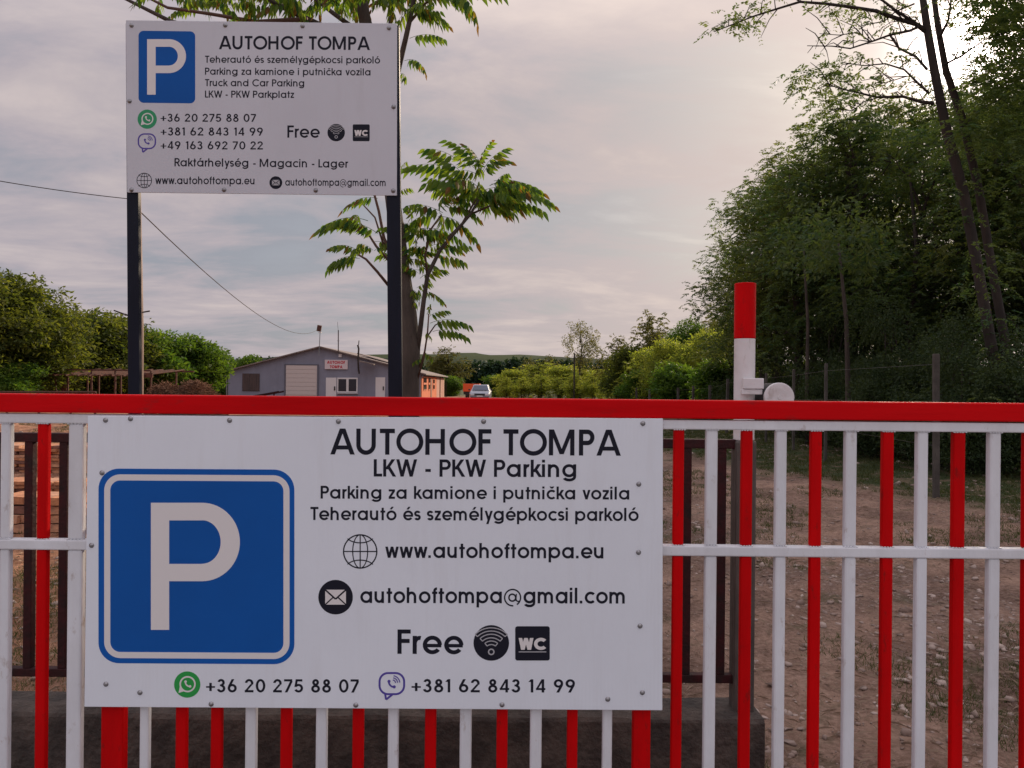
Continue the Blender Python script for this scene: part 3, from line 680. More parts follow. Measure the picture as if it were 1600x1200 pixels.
pr.text('www.autohoftompa.eu', 602, 943, 871.5, 23.5, W1, INK, sgn, 1)
pr.mail(sgn, 524.4, 933, 27)
pr.text('autohoftompa@gmail.com', 563, 978, 942, 24.5, W1, INK, sgn, 1)
pr.text('Free', 621, 724, 1021.5, 38, W1, INK, sgn, .5)
pr.wifi(sgn, 767.6, 1004.5, 27.8)
pr.wc(sgn, 805, 859, 978.5, 1032)
pr.chat(sgn, 292.6, 1069.5, 20.5, GREEN)
pr.text('+36 20 275 88 07', 322, 562, 1081.5, 20.5, W1, INK, sgn, .5)
pr.bubble(sgn, 591.5, 633, 1050, 1093)
pr.text('+381 62 843 14 99', 643, 900, 1081.5, 20.5, W1, INK, sgn, .5)
screws(pr, sgn, [(165, 656.5), (204, 654.2), (358.8, 656.8), (528.8, 658.4), (159.6, 738.8), (143.2, 852), (165.6, 1068.8), (218.8, 1082), (330, 1100), (556, 1101.6), (755.6, 658.4), (1004.4, 661.6), (998, 756.4), (997.6, 863), (1000, 978), (1003.6, 1082), (949.6, 1092.4), (784.4, 1101)], 1.25)

# ------------------------------------------------------------------ raised sign on two posts
UY = 3.6
ups = thing('raised_parking_sign', 'white parking board with small blue P raised on two dark navy posts behind the gate', 'sign')
tl, tr, bl, br = P(196.5, 31.5, UY), P(620.5, 36.7, UY), P(198.5, 300.5, UY), P(620, 305.5, UY)
mb = MB(); dy = Vector((0, .006, 0))
mb.add([tl, tr, br, bl, tl+dy, tr+dy, br+dy, bl+dy], [(0, 3, 2, 1), (4, 5, 6, 7), (0, 1, 5, 4), (1, 2, 6, 5), (2, 3, 7, 6), (3, 0, 4, 7)])
mb.build('board', SHEET2, ups, bevel=.001)
for xa, xb, xc, xd in ((195.5, 215, 198.5, 216), (602.5, 626, 607, 627)):
    a = P(xa, 305, UY); b = P(xb, 305, UY); c = P(xc, 618, UY); d = P(xd, 618, UY)
    t0 = (a+b)/2; t1 = (c+d)/2; hw = (b.x-a.x)/2*.93; g_ = (t1-t0)/(t0.z-t1.z)
    top = t0-g_*(zz_(400, 36, UY)-t0.z-.0); bot = t1+g_*(t1.z+.1)
    mb = MB(); vs__ = []
    for q in (bot, top): vs__ += [Vector((q.x+sx*hw, UY+.008+yy, q.z)) for sx, yy in ((-1, 0), (1, 0), (1, .03), (-1, .03))]
    mb.add(vs__, [(0, 1, 5, 4), (1, 2, 6, 5), (2, 3, 7, 6), (3, 0, 4, 7), (4, 5, 6, 7), (3, 2, 1, 0)]); mb.build('post', NAVY, ups, bevel=.004)
pu = Print((0, UY, 1), (0, -1, 0))
mb = MB(); pu.rrect(mb, 216.5, 305, 48, 160.5, 8, 0, .012); b2 = mb.build('blue_square', BLUE, ups)
bigP(pu, b2, 230, 243.3, 61.3, 148, 114.3, 73.2, 102.6, 290.7, 278, 264)
W2 = .155
pu.text('AUTOHOF TOMPA', 342, 577.6, 77, 21, .175, INK, ups, 1.2)
pu.text('Teherautó és személygépkocsi parkoló', 320.3, 594, 98, 11, W2, INK, ups, 1.2)
pu.text('Parking za kamione i putnička vozila', 320.3, 578.8, 116.7, 11, W2, INK, ups, 1.2)
pu.text('Truck and Car Parking', 320.3, 476, 134.6, 11, W2, INK, ups, .6)
pu.text('LKW - PKW Parkplatz', 320.3, 459.5, 152.5, 11, W2, INK, ups, .5)
pu.chat(ups, 230, 186.2, 15, GREEN2)
pu.text('+36 20 275 88 07', 251, 400.8, 190, 12.3, W2, INK, ups, .4)
pu.text('+381 62 843 14 99', 251, 411.7, 211.6, 12.6, W2, INK, ups, .4)
pu.text('+49 163 692 70 22', 251, 411.7, 233.2, 12.6, W2, INK, ups, .4)
pu.bubble(ups, 215.2, 243.8, 208.3, 237.8)
pu.text('Free', 449, 499.7, 215, 19, W2, INK, ups, .2)
pu.wifi(ups, 525.3, 207.2, 13.6)
pu.wc(ups, 551.2, 577.6, 194.3, 220.6)
pu.text('Raktárhelység - Magacin - Lager', 272.6, 543.7, 259.8, 12.8, W2, INK, ups, 2.2)
pu.globe(ups, 225.4, 282, 11.5, 1.0, INK)
pu.text('www.autohoftompa.eu', 242.7, 397.7, 287.5, 12, W2, INK, ups, .6)
pu.mail(ups, 431, 285.4, 10)
pu.text('autohoftompa@gmail.com', 445.7, 603.2, 290, 11.2, W2, INK, ups, .8)
screws(pu, ups, [(205.6, 39.8), (352, 39.5), (472.7, 40.7), (607.8, 43.9), (202.4, 158), (615, 167), (205.6, 296.7), (350.2, 296.6), (493.4, 297.5), (614.5, 298)], 2.0)

# ------------------------------------------------------------------ old fence behind, on its concrete plinth
FY = 2.5
fence = thing('low_fence', 'old dark maroon steel fence of square bars standing on a concrete plinth behind the gate', 'fence')
fz1, fz0 = P(1100, 686.5, FY).z, P(1100, 701, FY).z
gz1, gz0 = P(1100, 1055, FY).z, P(1100, 1068, FY).z
pxr = P(1150, 700, FY).x
MB().bb(-2.4, pxr, FY, FY+.03, fz0, fz1).build('top_rail', MAROON, fence, bevel=.003)
MB().bb(-2.4, pxr, FY, FY+.03, gz0, gz1).build('bottom_rail', MAROON, fence, bevel=.003)
k = 0
xb_ = [P(1073.5, 880, FY).x - i*.1131 for i in range(-1, 31)]
for i, x in enumerate(xb_):
    lean = -.004 if i == 0 else 0
    MB().bb(x-.0135, x+.0135, FY+.002, FY+.028, gz1-.0005, fz0+.0005).build('bar', MAROON, fence, bevel=.003)
plz = P(700, 1121, 2.42).z
pl = MB(); xs_ = np.linspace(-2.6, P(1195, 1150, 2.42).x, 60)
ys_p = [2.42, 2.425, 2.46, 2.51, 2.56, 2.60]
grid = []
vsp = []; fsp = []
prof = [(2.42, -.1), (2.42, .1), (2.42, .25), (2.42, .38), (2.42, plz-.012), (2.428, plz), (2.47, plz+.002), (2.53, plz), (2.595, plz-.002), (2.60, plz-.02), (2.60, -.1)]
for i, x in enumerate(xs_):
    for j, (y, z) in enumerate(prof):
        e_ = .004*(vnoise(np.array(x*9.), np.array(j*2.3), 5)-.5)*2 if 0 < j < len(prof)-1 else 0
        vsp.append((x+(0 if 0 < i < 59 else 0), y+e_, z+e_))
for i in range(len(xs_)-1):
    for j in range(len(prof)-1):
        a = i*len(prof)+j; fsp.append((a, a+len(prof), a+len(prof)+1, a+1))
fsp.append(tuple(range(len(prof)))); fsp.append(tuple(reversed(range(len(vsp)-len(prof), len(vsp)))))
pl.add(vsp, fsp); plo = pl.build('concrete_plinth', CONC); tag(plo, 'long low dark stained concrete plinth under the old maroon fence', 'wall')

# gate post: dark steel below, white above with a red tip
gp = thing('striped_post', 'round post with red tip and white middle at the end of the old fence', 'post')
px0, px1 = P(1149, 620, FY).x, P(1181, 620, FY).x
zt = P(1165, 442, FY).z; zr = P(1165, 529, FY).z; zw = P(1155, 688, FY).z
def cpost(z0, z1, m, name, grow=0):
    r_ = (px1-px0)/2+grow; cx_ = (px0+px1)/2; cy_ = FY-.018+(px1-px0)/2
    return MB().tube([(cx_, cy_, z0), (cx_, cy_, z1)], r_, 40).build(name, m, gp, bevel=.002)
def rpost(z0, z1, m, name, grow=0): return MB().bb(px0-grow, px1+grow, FY-.018-grow, FY-.018+(px1-px0)+grow, z0, z1).build(name, m, gp, bevel=.008)
rpost(plz-.01, zw, DARKPOST, 'lower_post', 0)
cpost(zw+.0005, zr, WHITEP, 'white_section')
cpost(zr+.0005, zt, RED, 'red_tip', .0008)
bz1, bz0 = P(1165, 591, FY).z, P(1165, 625, FY).z
xw0, xw1 = P(1156, 600, FY).x, P(1187.5, 600, FY).x
MB().bb(xw0, xw1, FY-.040, FY-.019, P(1170, 608, FY).z+.001, bz1).build('bracket', WHITEP, gp, bevel=.002)
MB().bb(xw0-.004, xw1-.003, FY-.036, FY-.0195, zw+.15, P(1170, 608, FY).z).build('bracket_plate', WHITEP, gp, bevel=.002)
c = P(1208, 620.5, FY); rr_ = 22.5*FY/F
roll = MB(); roll.cyl((c.x, FY-.062, c.z), (c.x, FY-.045, c.z), rr_, 40); ro = roll.build('guide_roller', WHITEP, gp, bevel=.002)
MB().cyl((c.x-.002, FY-.0445, c.z), (c.x-.002, FY+.05, c.z), rr_*.97, 40).build('shade_drum', HNDK, ro)  # added black drum stands in for the shade behind the roller disc
MB().cyl((c.x, FY-.064, c.z), (c.x, FY-.0621, c.z), .006, 12).build('axle_end', WHITEP, ro)
MB().bb(px1, c.x, FY+.052, FY+.060, c.z-.02, c.z+.02).build('roller_arm', WHITEP, gp)

# ------------------------------------------------------------------ stacks of clay bricks left of the yard
BRK = [mat('clay_brick', (0.56, 0.25, 0.12), .9, c2=(0.32, 0.135, 0.07), vscale=9, bump=.4, bscale=40), mat('clay_brick_pale', (0.62, 0.32, 0.18), .9, c2=(0.32, 0.17, 0.11), vscale=9, bump=.4, bscale=40), mat('clay_brick_dark', (0.24, 0.11, 0.075), .9, c2=(0.14, 0.065, 0.05), vscale=9, bump=.4, bscale=40)]
def brick_meshes(L_, D_, H_):
    out = []
    for k in range(6):
        g = random.Random(k); j = lambda: g.uniform(-.004, .004); vs = [((x*L_/2+j()), (y*D_/2+j()), (z*H_/2+j()*.5)) for x in (-1, 1) for y in (-1, 1) for z in (-1, 1)]
        me = bpy.data.meshes.new('brick'); me.from_pydata(vs, [], [(0, 1, 3, 2), (4, 6, 7, 5), (0, 4, 5, 1), (2, 3, 7, 6), (0, 2, 6, 4), (1, 5, 7, 3)]); me.materials.append(BRK[(0, 1, 0, 2, 1, 0)[k]]); me.update(); out.append(me)
    return out
def brick_stack(label, Y, px0, px1, ntop, layers, L_, D_, H_, seed):
    g = random.Random(seed); xa, xb = P(px0, 700, Y).x, P(px1, 700, Y).x; z0 = float(ground_h((xa+xb)/2, Y))-.01
    T = thing('brick_stack', label, 'bricks', ((xa+xb)/2, Y, z0), 'stacks of orange clay bricks behind the old fence'); ms = brick_meshes(L_*.965, D_, H_*.84); n = int((xb-xa)/L_)
    for l in range(layers):
        for i in range(n):
            if l >= ntop and g.random() < .3: continue
            o = bpy.data.objects.new('brick', ms[g.randrange(6)]); col.objects.link(o); o.parent = T
            o.location = (-(xb-xa)/2+(i+.5+(.5 if l % 2 else 0))*L_+g.uniform(-.008, .008), g.uniform(-.03, .03), H_*(l+.5)+g.uniform(-.003, .003)); o.rotation_euler.z = g.uniform(-.06, .06)
brick_stack('tallest finely layered orange brick stack, farthest of the three behind the fence', 12.7, -30, 200, 8, 9, .26, .5, .050, 1)
brick_stack('lowest orange brick stack, in the middle of the three behind the fence', 10.5, -20, 190, 2, 3, .26, .45, .052, 2)
brick_stack('nearest stack of thick orange clay blocks behind the old fence', 7.7, -10, 190, 3, 4, .27, .40, .088, 3)

# ------------------------------------------------------------------ utility pole and cables
UPY = 15.0
up_ = thing('utility_pole', 'pale weathered utility pole standing behind the left sign post with two steel pegs', 'pole', (P(213, 600, UPY).x, UPY, 0))
cxp = P(216.5, 460, UPY).x
MB().tube([(cxp, UPY, -.2), (cxp, UPY, 2.5), (P(212, 300, UPY).x, UPY, P(209, 285, UPY).z)], [.108, .10, .09], 14).build('shaft', mat('pale_pole', (0.33, 0.25, 0.21), .85, c2=(0.16, 0.115, 0.10), vscale=7, bump=.3, bscale=30, stretch=(1, 1, .2)), up_, smooth=True)
mb = MB(); mb.tube([P(178, 485, UPY), P(200, 493, UPY)], .014, 6); mb.build('peg', BARKD, up_)
mb = MB(); mb.tube([P(217, 489, UPY), P(234, 486, UPY)], .014, 6); mb.build('peg', BARKD, up_)
def cable(name, label, a, b, sag, r):
    mb = MB(); mb.tube([Vector(a).lerp(Vector(b), t/24)-Vector((0, 0, sag*4*(t/24)*(1-t/24))) for t in range(25)], r, 5); return tag(mb.build(name, MATS['dark_bark']), label, 'cable')
BY = 65.0
cable('overhead_cable', 'thin dark cable sagging from the pale pole to the floodlight mast on the grey shed', P(216, 328, UPY), P(497, 515, BY-.3), 1.15, .012)
cable('overhead_cable', 'thin dark cable running from the pale pole out to the left edge', P(205, 311, UPY), P(-160, 252, 13), .06, .008)

# ------------------------------------------------------------------ grey shed
bx = lambda px: P(px, 600, BY).x
def bz(px, py): return P(px, py, BY).z
GREYW = mat('grey_render_wall', (0.25, 0.265, 0.34), .9, var=.12, vscale=.8, bump=.2, bscale=12); grime(GREYW, .5, (0.13, 0.13, 0.15), .45, .8, (2.2, 1, .5), .5)
SHED = thing('grey_shed', 'long grey gabled shed with white roller door and an orange side wall', 'building', (bx(500), BY, 0))
xl, xr, xri = bx(356), bx(657), bx(500); zl, zr_, zri = bz(356, 580), bz(657, 584), bz(500, 543)
mb = MB(); BD = 22
mb.add([(xl, BY, -.1), (xr, BY, -.1), (xr, BY, zr_), (xri, BY, zri), (xl, BY, zl), (xl, BY+BD, -.1), (xr, BY+BD, -.1), (xr, BY+BD, zr_), (xri, BY+BD, zri), (xl, BY+BD, zl)],
       [(0, 1, 2, 3, 4), (9, 8, 7, 6, 5), (1, 6, 7, 2), (0, 4, 9, 5), (2, 7, 8, 3), (3, 8, 9, 4)])
mb.build('wall', GREYW, SHED)
ROOFM = mat('weathered_roof_sheet', (0.13, 0.105, 0.10), .8, c2=(0.24, 0.19, 0.17), vscale=1.5, bump=.3, bscale=8)
def slab(a, b, th, y0, y1, name):
    (xa, za), (xb, zb) = a, b; mb = MB()
    mb.add([(xa, y0, za), (xb, y0, zb), (xb, y0, zb+th), (xa, y0, za+th), (xa, y1, za), (xb, y1, zb), (xb, y1, zb+th), (xa, y1, za+th)],
           [(0, 1, 2, 3), (7, 6, 5, 4), (0, 4, 5, 1), (3, 2, 6, 7), (0, 3, 7, 4), (1, 5, 6, 2)]); return mb.build(name, ROOFM, SHED)
slab((xl-.35, zl-.10), (xri, zri+.01), .10, BY-.35, BY+BD+.3, 'roof_slope'); slab((xri+.01, zri+.01), (xr+.5, zr_-.10), .10, BY-.35, BY+BD+.3, 'roof_slope')
slab((bx(546), bz(546, 550.5)), (bx(603), bz(603, 567)), .07, BY+3, BY+14, 'raised_roof_panel')
slab((bx(566), bz(566, 566)), (bx(588), bz(588, 571)), .10, BY-1.3, BY-.36, 'door_canopy')
WF = mat('white_frame', (0.70, 0.69, 0.70), .5); GLS = mat('dark_window_glass', (0.02, 0.025, 0.04), .12); HND = mat('black_handle', (0.02, 0.02, 0.02), .4)
def panelbox(px0, px1, py0, py1, name, m, d=.06, par=None, y=BY):
    a = P(px0, py0, y); b = P(px1, py1, y); return MB().bb(a.x, b.x, y-d, y-.003, max(.0, b.z), a.z).build(name, m, par or SHED)
rd = panelbox(447, 496, 570.5, 632, 'roller_door', mat('cream_door', (0.56, 0.50, 0.48), .6), .05)
mb = MB(); a = P(447, 570.5, BY); b = P(496, 570.5, BY); zt_ = a.z; k = 0
while zt_-.36*(k+1) > .1:
    mb.bb(a.x+.03, b.x-.03, BY-.075, BY-.051, zt_-.36*(k+1)+.02, zt_-.36*k-.01); k += 1
mb.build('door_panels', mat('cream_door2', (0.58, 0.52, 0.50), .6), rd)
mb = MB(); mb.bb(a.x-.12, a.x-.004, BY-.09, BY-.004, 0, zt_+.1); mb.bb(b.x+.004, b.x+.12, BY-.09, BY-.004, 0, zt_+.1); mb.bb(a.x-.003, b.x+.003, BY-.09, BY-.004, zt_+.003, zt_+.1); mb.build('door_frame', mat('grey_trim', (0.12, 0.125, 0.16), .7), rd)
for (x0, x1, y0) in ((509.5, 525.5, 590), (587, 601.5, 589.5)):
    d_ = panelbox(x0, x1, y0, 632, 'door', WF, .05); h_ = P(x1-2.3, 607, BY); MB().bb(h_.x-.05, h_.x+.05, BY-.1, BY-.051, h_.z-.15, h_.z+.18).build('handle', HND, d_)
for (x0, x1) in ((527.2, 543.0), (543.3, 558.8)):
    w_ = panelbox(x0, x1, 590, 613.5, 'window', WF, .07); panelbox(x0+1.8, x1-1.8, 592.2, 611.5, 'pane', GLS, .075, w_)
w_ = panelbox(379, 405.5, 583.5, 611, 'window', mat('brown_shutter', (0.06, 0.045, 0.045), .7, c2=(0.10, 0.065, 0.06), vscale=3, stretch=(4, 1, .3)), .05)
mb = MB()
for i in range(7):
    q0 = P(380+i*3.6, 585, BY); q1 = P(382.8+i*3.6, 609.8, BY); mb.bb(q0.x, q1.x, BY-.075, BY-.0505, q1.z, q0.z)
mb.build('shutter_boards', MATS['brown_shutter'], w_)
panelbox(529.5, 534, 553, 558, 'junction_box', WF, .12)
# orange side wall
ORG = mat('orange_wall', (0.62, 0.16, 0.055), .9, var=.15, vscale=1.0); PNK = mat('pink_brick_wall', (0.50, 0.27, 0.21), .9, var=.25, vscale=2)
MB().bb(xr+.003, xr+.09, BY+.2, BY+13.0, 0, zr_-.2).build('orange_wall', ORG, SHED)
MB().bb(xr+.003, xr+.07, BY+13.01, BY+BD, 0, zr_-.2).build('pink_wall', PNK, SHED)
for (y0, y1, z0, z1) in ((1.2, 3.6, .9, 2.1), (5.2, 6.6, .9, 2.1), (9.2, 10.8, .9, 2.0)):
    o = MB().bb(xr+.091, xr+.13, BY+y0, BY+y1, z0, z1).build('window', mat('orange_frame', (0.5, 0.11, 0.03), .6), SHED)
    for q in range(2):
        for r_ in range(2):
            a0 = y0+.12+q*(y1-y0-.1)/2; MB().bb(xr+.131, xr+.14, BY+a0, BY+a0+(y1-y0-.38)/2, z0+.1+r_*(z1-z0)/2, z0+r_*(z1-z0)/2+(z1-z0)/2-.08).build('pane', GLS, o)
MB().bb(xr+.091, xr+.12, BY+7.2, BY+8.2, 0, 2.0).build('door', mat('brown_door', (0.18, 0.06, 0.03), .6), SHED)
MB().tube([(xr+.45, BY+12.9, 0), (xr+.45, BY+12.9, zr_-.15)], .05, 6).build('porch_post', BARKD, SHED)
MB().tube([(xr+.45, BY+20, 0), (xr+.45, BY+20, zr_-.15)], .05, 6).build('porch_post', BARKD, SHED)
GUT = mat('zinc_gutter', (0.22, 0.215, 0.22), .5)
MB().tube([(xl-.40, BY-.35, zl-.12), (xl-.40, BY+BD, zl-.12)], .07, 8).build('gutter', GUT, SHED)
MB().tube([(xl-.38, BY-.12, zl-.12), (xl-.06, BY-.10, zl-.45), (xl-.06, BY-.10, 0)], .045, 8).build('downpipe', GUT, SHED)
MB().tube([(xr+.25, BY-.10, zr_-.15), (xr+.02, BY-.10, zr_-.45), (xr+.02, BY-.10, 0)], .045, 8).build('downpipe', GUT, SHED)
q0 = P(527, 614, BY); q1 = P(559.5, 614, BY); MB().bb(q0.x, q1.x, BY-.16, BY-.004, q0.z-.05, q0.z-.005).build('window_sill', WF, SHED)
# masts on the roof
fl = thing('floodlight_mast', 'thin mast with a small dark floodlight at the ridge of the grey shed', 'floodlight', (xri, BY-.4, 0))
MB().tube([(xri, BY-.45, zri-.7), P(500, 520, BY-.45)], .035, 6).build('mast', SCREW, fl)
q = P(498.8, 513, BY-.45); MB().box(q, (.36, .22, .52), Euler((.2, .18, .1)).to_matrix()).build('lamp_head', mat('rusty_brown', (0.10, 0.045, 0.035), .7), fl, bevel=.02)
q = P(500, 519.5, BY-.45); MB().box(q, (.26, .12, .08)).build('lamp_bracket', WF, fl)
an = thing('antenna_mast', 'slim aerial rod rising from the right roof slope of the grey shed', 'antenna', (bx(528.5), BY-.4, 0))
mb = MB(); mb.tube([P(528.6, 549, BY-.4), P(528.6, 516, BY-.4)], .045, 6); mb.build('mast', MAROON, an)
mb = MB(); mb.tube([P(528.4, 516, BY-.4), P(527.4, 503, BY-.4)], .018, 5); mb.build('whip', SCREW, an)
mb = MB(); mb.tube([P(526.5, 532.5, BY-.4), P(530.5, 532.5, BY-.4)], .02, 5); mb.build('cross_rod', SCREW, an)
st = thing('stove_pipe', 'dark bent stove pipe fixed on the front wall of the grey shed above the window', 'chimney pipe', (bx(560), BY-.4, 0))
mb = MB(); mb.tube([P(561.4, 584, BY-.45), P(560, 576, BY-.45), P(559.6, 560, BY-.45), P(560.5, 545, BY-.45), P(559, 539, BY-.45)], .075, 8); mb.build('pipe', BARKD, st)
mb = MB(); mb.tube([P(560.3, 539, BY-.45), P(560.9, 532, BY-.45)], .04, 6); mb.build('cap', BARKD, st)
# name board on the shed
nb = thing('shed_sign', 'small white board with red lettering fixed above the window of the grey shed', 'sign', (bx(525), BY-.1, 0))
a = P(507.5, 562, BY-.12); b = P(543, 577, BY-.12); MB().bb(a.x, b.x, BY-.12, BY-.004, b.z, a.z).build('board', mat('pink_white_board', (0.66, 0.58, 0.60), .6), nb)
pb = Print((0, BY-.125, 1), (0, -1, 0)); RT = mat('red_lettering', (0.50, 0.03, 0.05), .6)
pb.text('AUTOHOF', 511, 539, 568.3, 4.6, .26, RT, nb, .3); pb.text('TOMPA', 515.5, 535, 575.3, 4.6, .26, RT, nb, .2)
# dark ramp in front of the shed
rp = thing('loading_ramp', 'dark metal ramp on a leg in front of the grey shed', 'ramp', (bx(410), 58, 0))
mb = MB(); a = P(352, 627, 58); b = P(436, 612, 58); mb.tube([a, b], .09, 4); mb.tube([a+Vector((0, 1.2, 0)), b+Vector((0, 1.2, 0))], .09, 4); mb.build('rails', MAROON, rp)
mb = MB(); mb.tube([P(428, 613, 58), P(428.5, 640, 58)], .06, 6); mb.tube([P(408, 616, 58), P(428, 630, 58)], .04, 6); mb.build('leg', MAROON, rp)

# ------------------------------------------------------------------ car and orange lorry box
def car():
    Y = 66.0; cx = P(749.5, 610, Y).x; c = thing('parked_car', 'silver estate car facing the camera on the far dirt yard', 'car', (cx, Y, 0))
    SIL = mat('silver_car_paint', (0.26, 0.285, 0.34), .35, metal=.3, coat=.5); w_ = .90
    mb = MB()
    def sec(y, pts): return [(cx+x, Y+y, z) for x, z in pts]
    rings = [sec(0, [(-w_*.9, .3), (-w_*.9, .62), (-w_*.8, .72), (w_*.8, .72), (w_*.9, .62), (w_*.9, .3)]), sec(.25, [(-w_, .25), (-w_, .72), (-w_*.88, .84), (w_*.88, .84), (w_, .72), (w_, .25)]),
             sec(1.15, [(-w_, .25), (-w_, .82), (-w_*.92, .95), (w_*.92, .95), (w_, .82), (w_, .25)]), sec(4.5, [(-w_, .25), (-w_, .85), (-w_*.92, .97), (w_*.92, .97), (w_, .85), (w_, .25)])]
    for r_ in rings: mb.v += r_
    for i in range(3):
        for k in range(6): a = i*6+k; b = i*6+(k+1) % 6; mb.f.append((a, b, b+6, a+6)); mb.m.append(0)
    mb.f += [(5, 4, 3, 2, 1, 0), (18, 19, 20, 21, 22, 23)]; mb.m += [0, 0]
    mb.build('body', SIL, c, bevel=.03)
    mb = MB(); f = lambda x, y, z: (cx+x, Y+y, z)
    mb.add([f(-.80, 1.2, .94), f(.80, 1.2, .94), f(.62, 1.95, 1.45), f(-.62, 1.95, 1.45), f(-.82, 4.4, .94), f(.82, 4.4, .94), f(.64, 4.1, 1.47), f(-.64, 4.1, 1.47)], [(0, 1, 2, 3), (3, 2, 6, 7), (1, 5, 6, 2), (0, 3, 7, 4), (4, 7, 6, 5)])
    mb.build('cabin', SIL, c, bevel=.03)
    mb = MB(); mb.add([f(-.70, 1.215, 1.0), f(.70, 1.215, 1.0), f(.57, 1.83, 1.40), f(-.57, 1.83, 1.40)], [(0, 1, 2, 3)]); o = mb.build('windscreen', mat('car_glass', (0.05, 0.07, 0.11), .1), c); sm = o.modifiers.new('t', 'SOLIDIFY'); sm.thickness = .02; o.location.y -= .05
    mb = MB(); mb.bb(cx-.44, cx+.44, Y-.03, Y-.001, .54, .70); mb.build('grille', HND, c)
    mb = MB(); mb.bb(cx-.78, cx+.78, Y-.02, Y-.001, .30, .42); mb.build('lower_grille', HND, c)
    mb = MB(); mb.bb(cx-.26, cx+.26, Y-.05, Y-.031, .43, .53); mb.build('number_plate', WF, c)
    for sg in (-1, 1):
        mb = MB(); mb.bb(cx+sg*.46, cx+sg*.80, Y-.03, Y+.12, .53, .69); mb.build('headlight', mat('headlight_glass', (0.6, 0.62, 0.66), .1), c, bevel=.02)
        mb = MB(); mb.bb(cx+sg*.90, cx+sg*1.06, Y+1.35, Y+1.45, .95, 1.08); mb.build('mirror', HND, c, bevel=.02)
        for yy in (.85, 3.7):
            mb = MB(); mb.cyl((cx+sg*.72, Y+yy, .31), (cx+sg*.91, Y+yy, .31), .31, 20); wl = mb.build('wheel', HND, c)
            mb = MB(); mb.cyl((cx+sg*.911, Y+yy, .31), (cx+sg*.92, Y+yy, .31), .19, 16); mb.build('rim', SCREW, wl)
car()
def lorry():
    Y = 74.0; a = P(723.5, 599.5, Y); b = P(744, 612, Y)
    c = thing('orange_trailer', 'orange box trailer parked behind the silver car', 'trailer', (a.x, Y, 0))
    MB().bb(a.x, b.x+.3, Y, Y+3.6, .78, a.z).build('box', mat('orange_trailer_paint', (0.75, 0.10, 0.02), .5), c, bevel=.02)
    MB().bb(a.x+.05, b.x+.2, Y+.1, Y+3.4, .5, .775).build('chassis', HND, c)
    for sx in (.22, 1.15):
        for yy in (.6, 2.8): mb = MB(); mb.cyl((a.x+sx, Y+yy, .4), (a.x+sx+.22, Y+yy, .4), .4, 18); mb.build('wheel', HND, c)
lorry()

# ------------------------------------------------------------------ pergola frame, brush heap, low barrier on the left
PY_ = 40.0
pg = thing('rusty_frame', 'rusty open steel shelter frame in front of the green bushes at left', 'frame', (P(170, 600, PY_).x, PY_, 0))
RUST = mat('rust', (0.12, 0.042, 0.026), .9, c2=(0.05, 0.024, 0.018), vscale=6)
xa, xb2 = P(86, 580, PY_).x, P(236, 580, PY_).x; zp = P(160, 577, PY_).z
for yy, dz in ((PY_, 0), (PY_+3, .0)):
    MB().bb(xa, xb2+(0 if yy == PY_ else 1.0), yy-.04, yy+.04, zp-.08-dz, zp-dz).build('beam', RUST, pg)
for i in range(9):
    x = xa+.15+(xb2-xa-.3)*i/8; MB().tube([(x-.25, PY_-.9, zp-.34), (x+.5, PY_+3.2, zp+.05)], .045, 5).build('rafter', RUST, pg)
for px in (87, 106, 143, 180, 236):
    x = P(px, 600, PY_).x
    for yy in (PY_, PY_+3): MB().bb(x-.04, x+.04, yy-.035, yy+.035, -.1, zp-.081).build('post', RUST, pg)
MB().bb(P(224, 590, PY_).x, P(240, 590, PY_).x, PY_-.12, PY_-.05, P(230, 590, PY_).z, P(230, 583, PY_).z).build('rusty_sheet', RUST, pg)
cr = thing('plank_crate', 'reddish stack of boards standing under the rusty frame', 'crate', (P(95, 610, PY_).x, PY_+1, 0))
for i in range(6):
    x = P(87+i*3.2, 600, PY_+1).x; MB().bb(x, x+.085, PY_+.9, PY_+1.0, 0, P(95, 601+i % 2, PY_+1).z).build('board', mat('red_board', (0.26, 0.10, 0.07), .9, var=.3, vscale=5), cr)
lb = thing('low_barrier', 'low rusty rail running across the yard below the left trees', 'barrier', (P(60, 600, 34).x, 34, 0))
MB().tube([P(-60, 612.5, 34), P(150, 612.5, 34)], .045, 6).build('rail', RUST, lb)
for px in (-40, 10, 60, 110, 148): q = P(px, 612, 34); MB().tube([(q.x, 34.05, -.1), (q.x, 34.05, q.z)], .05, 6).build('post', RUST, lb)
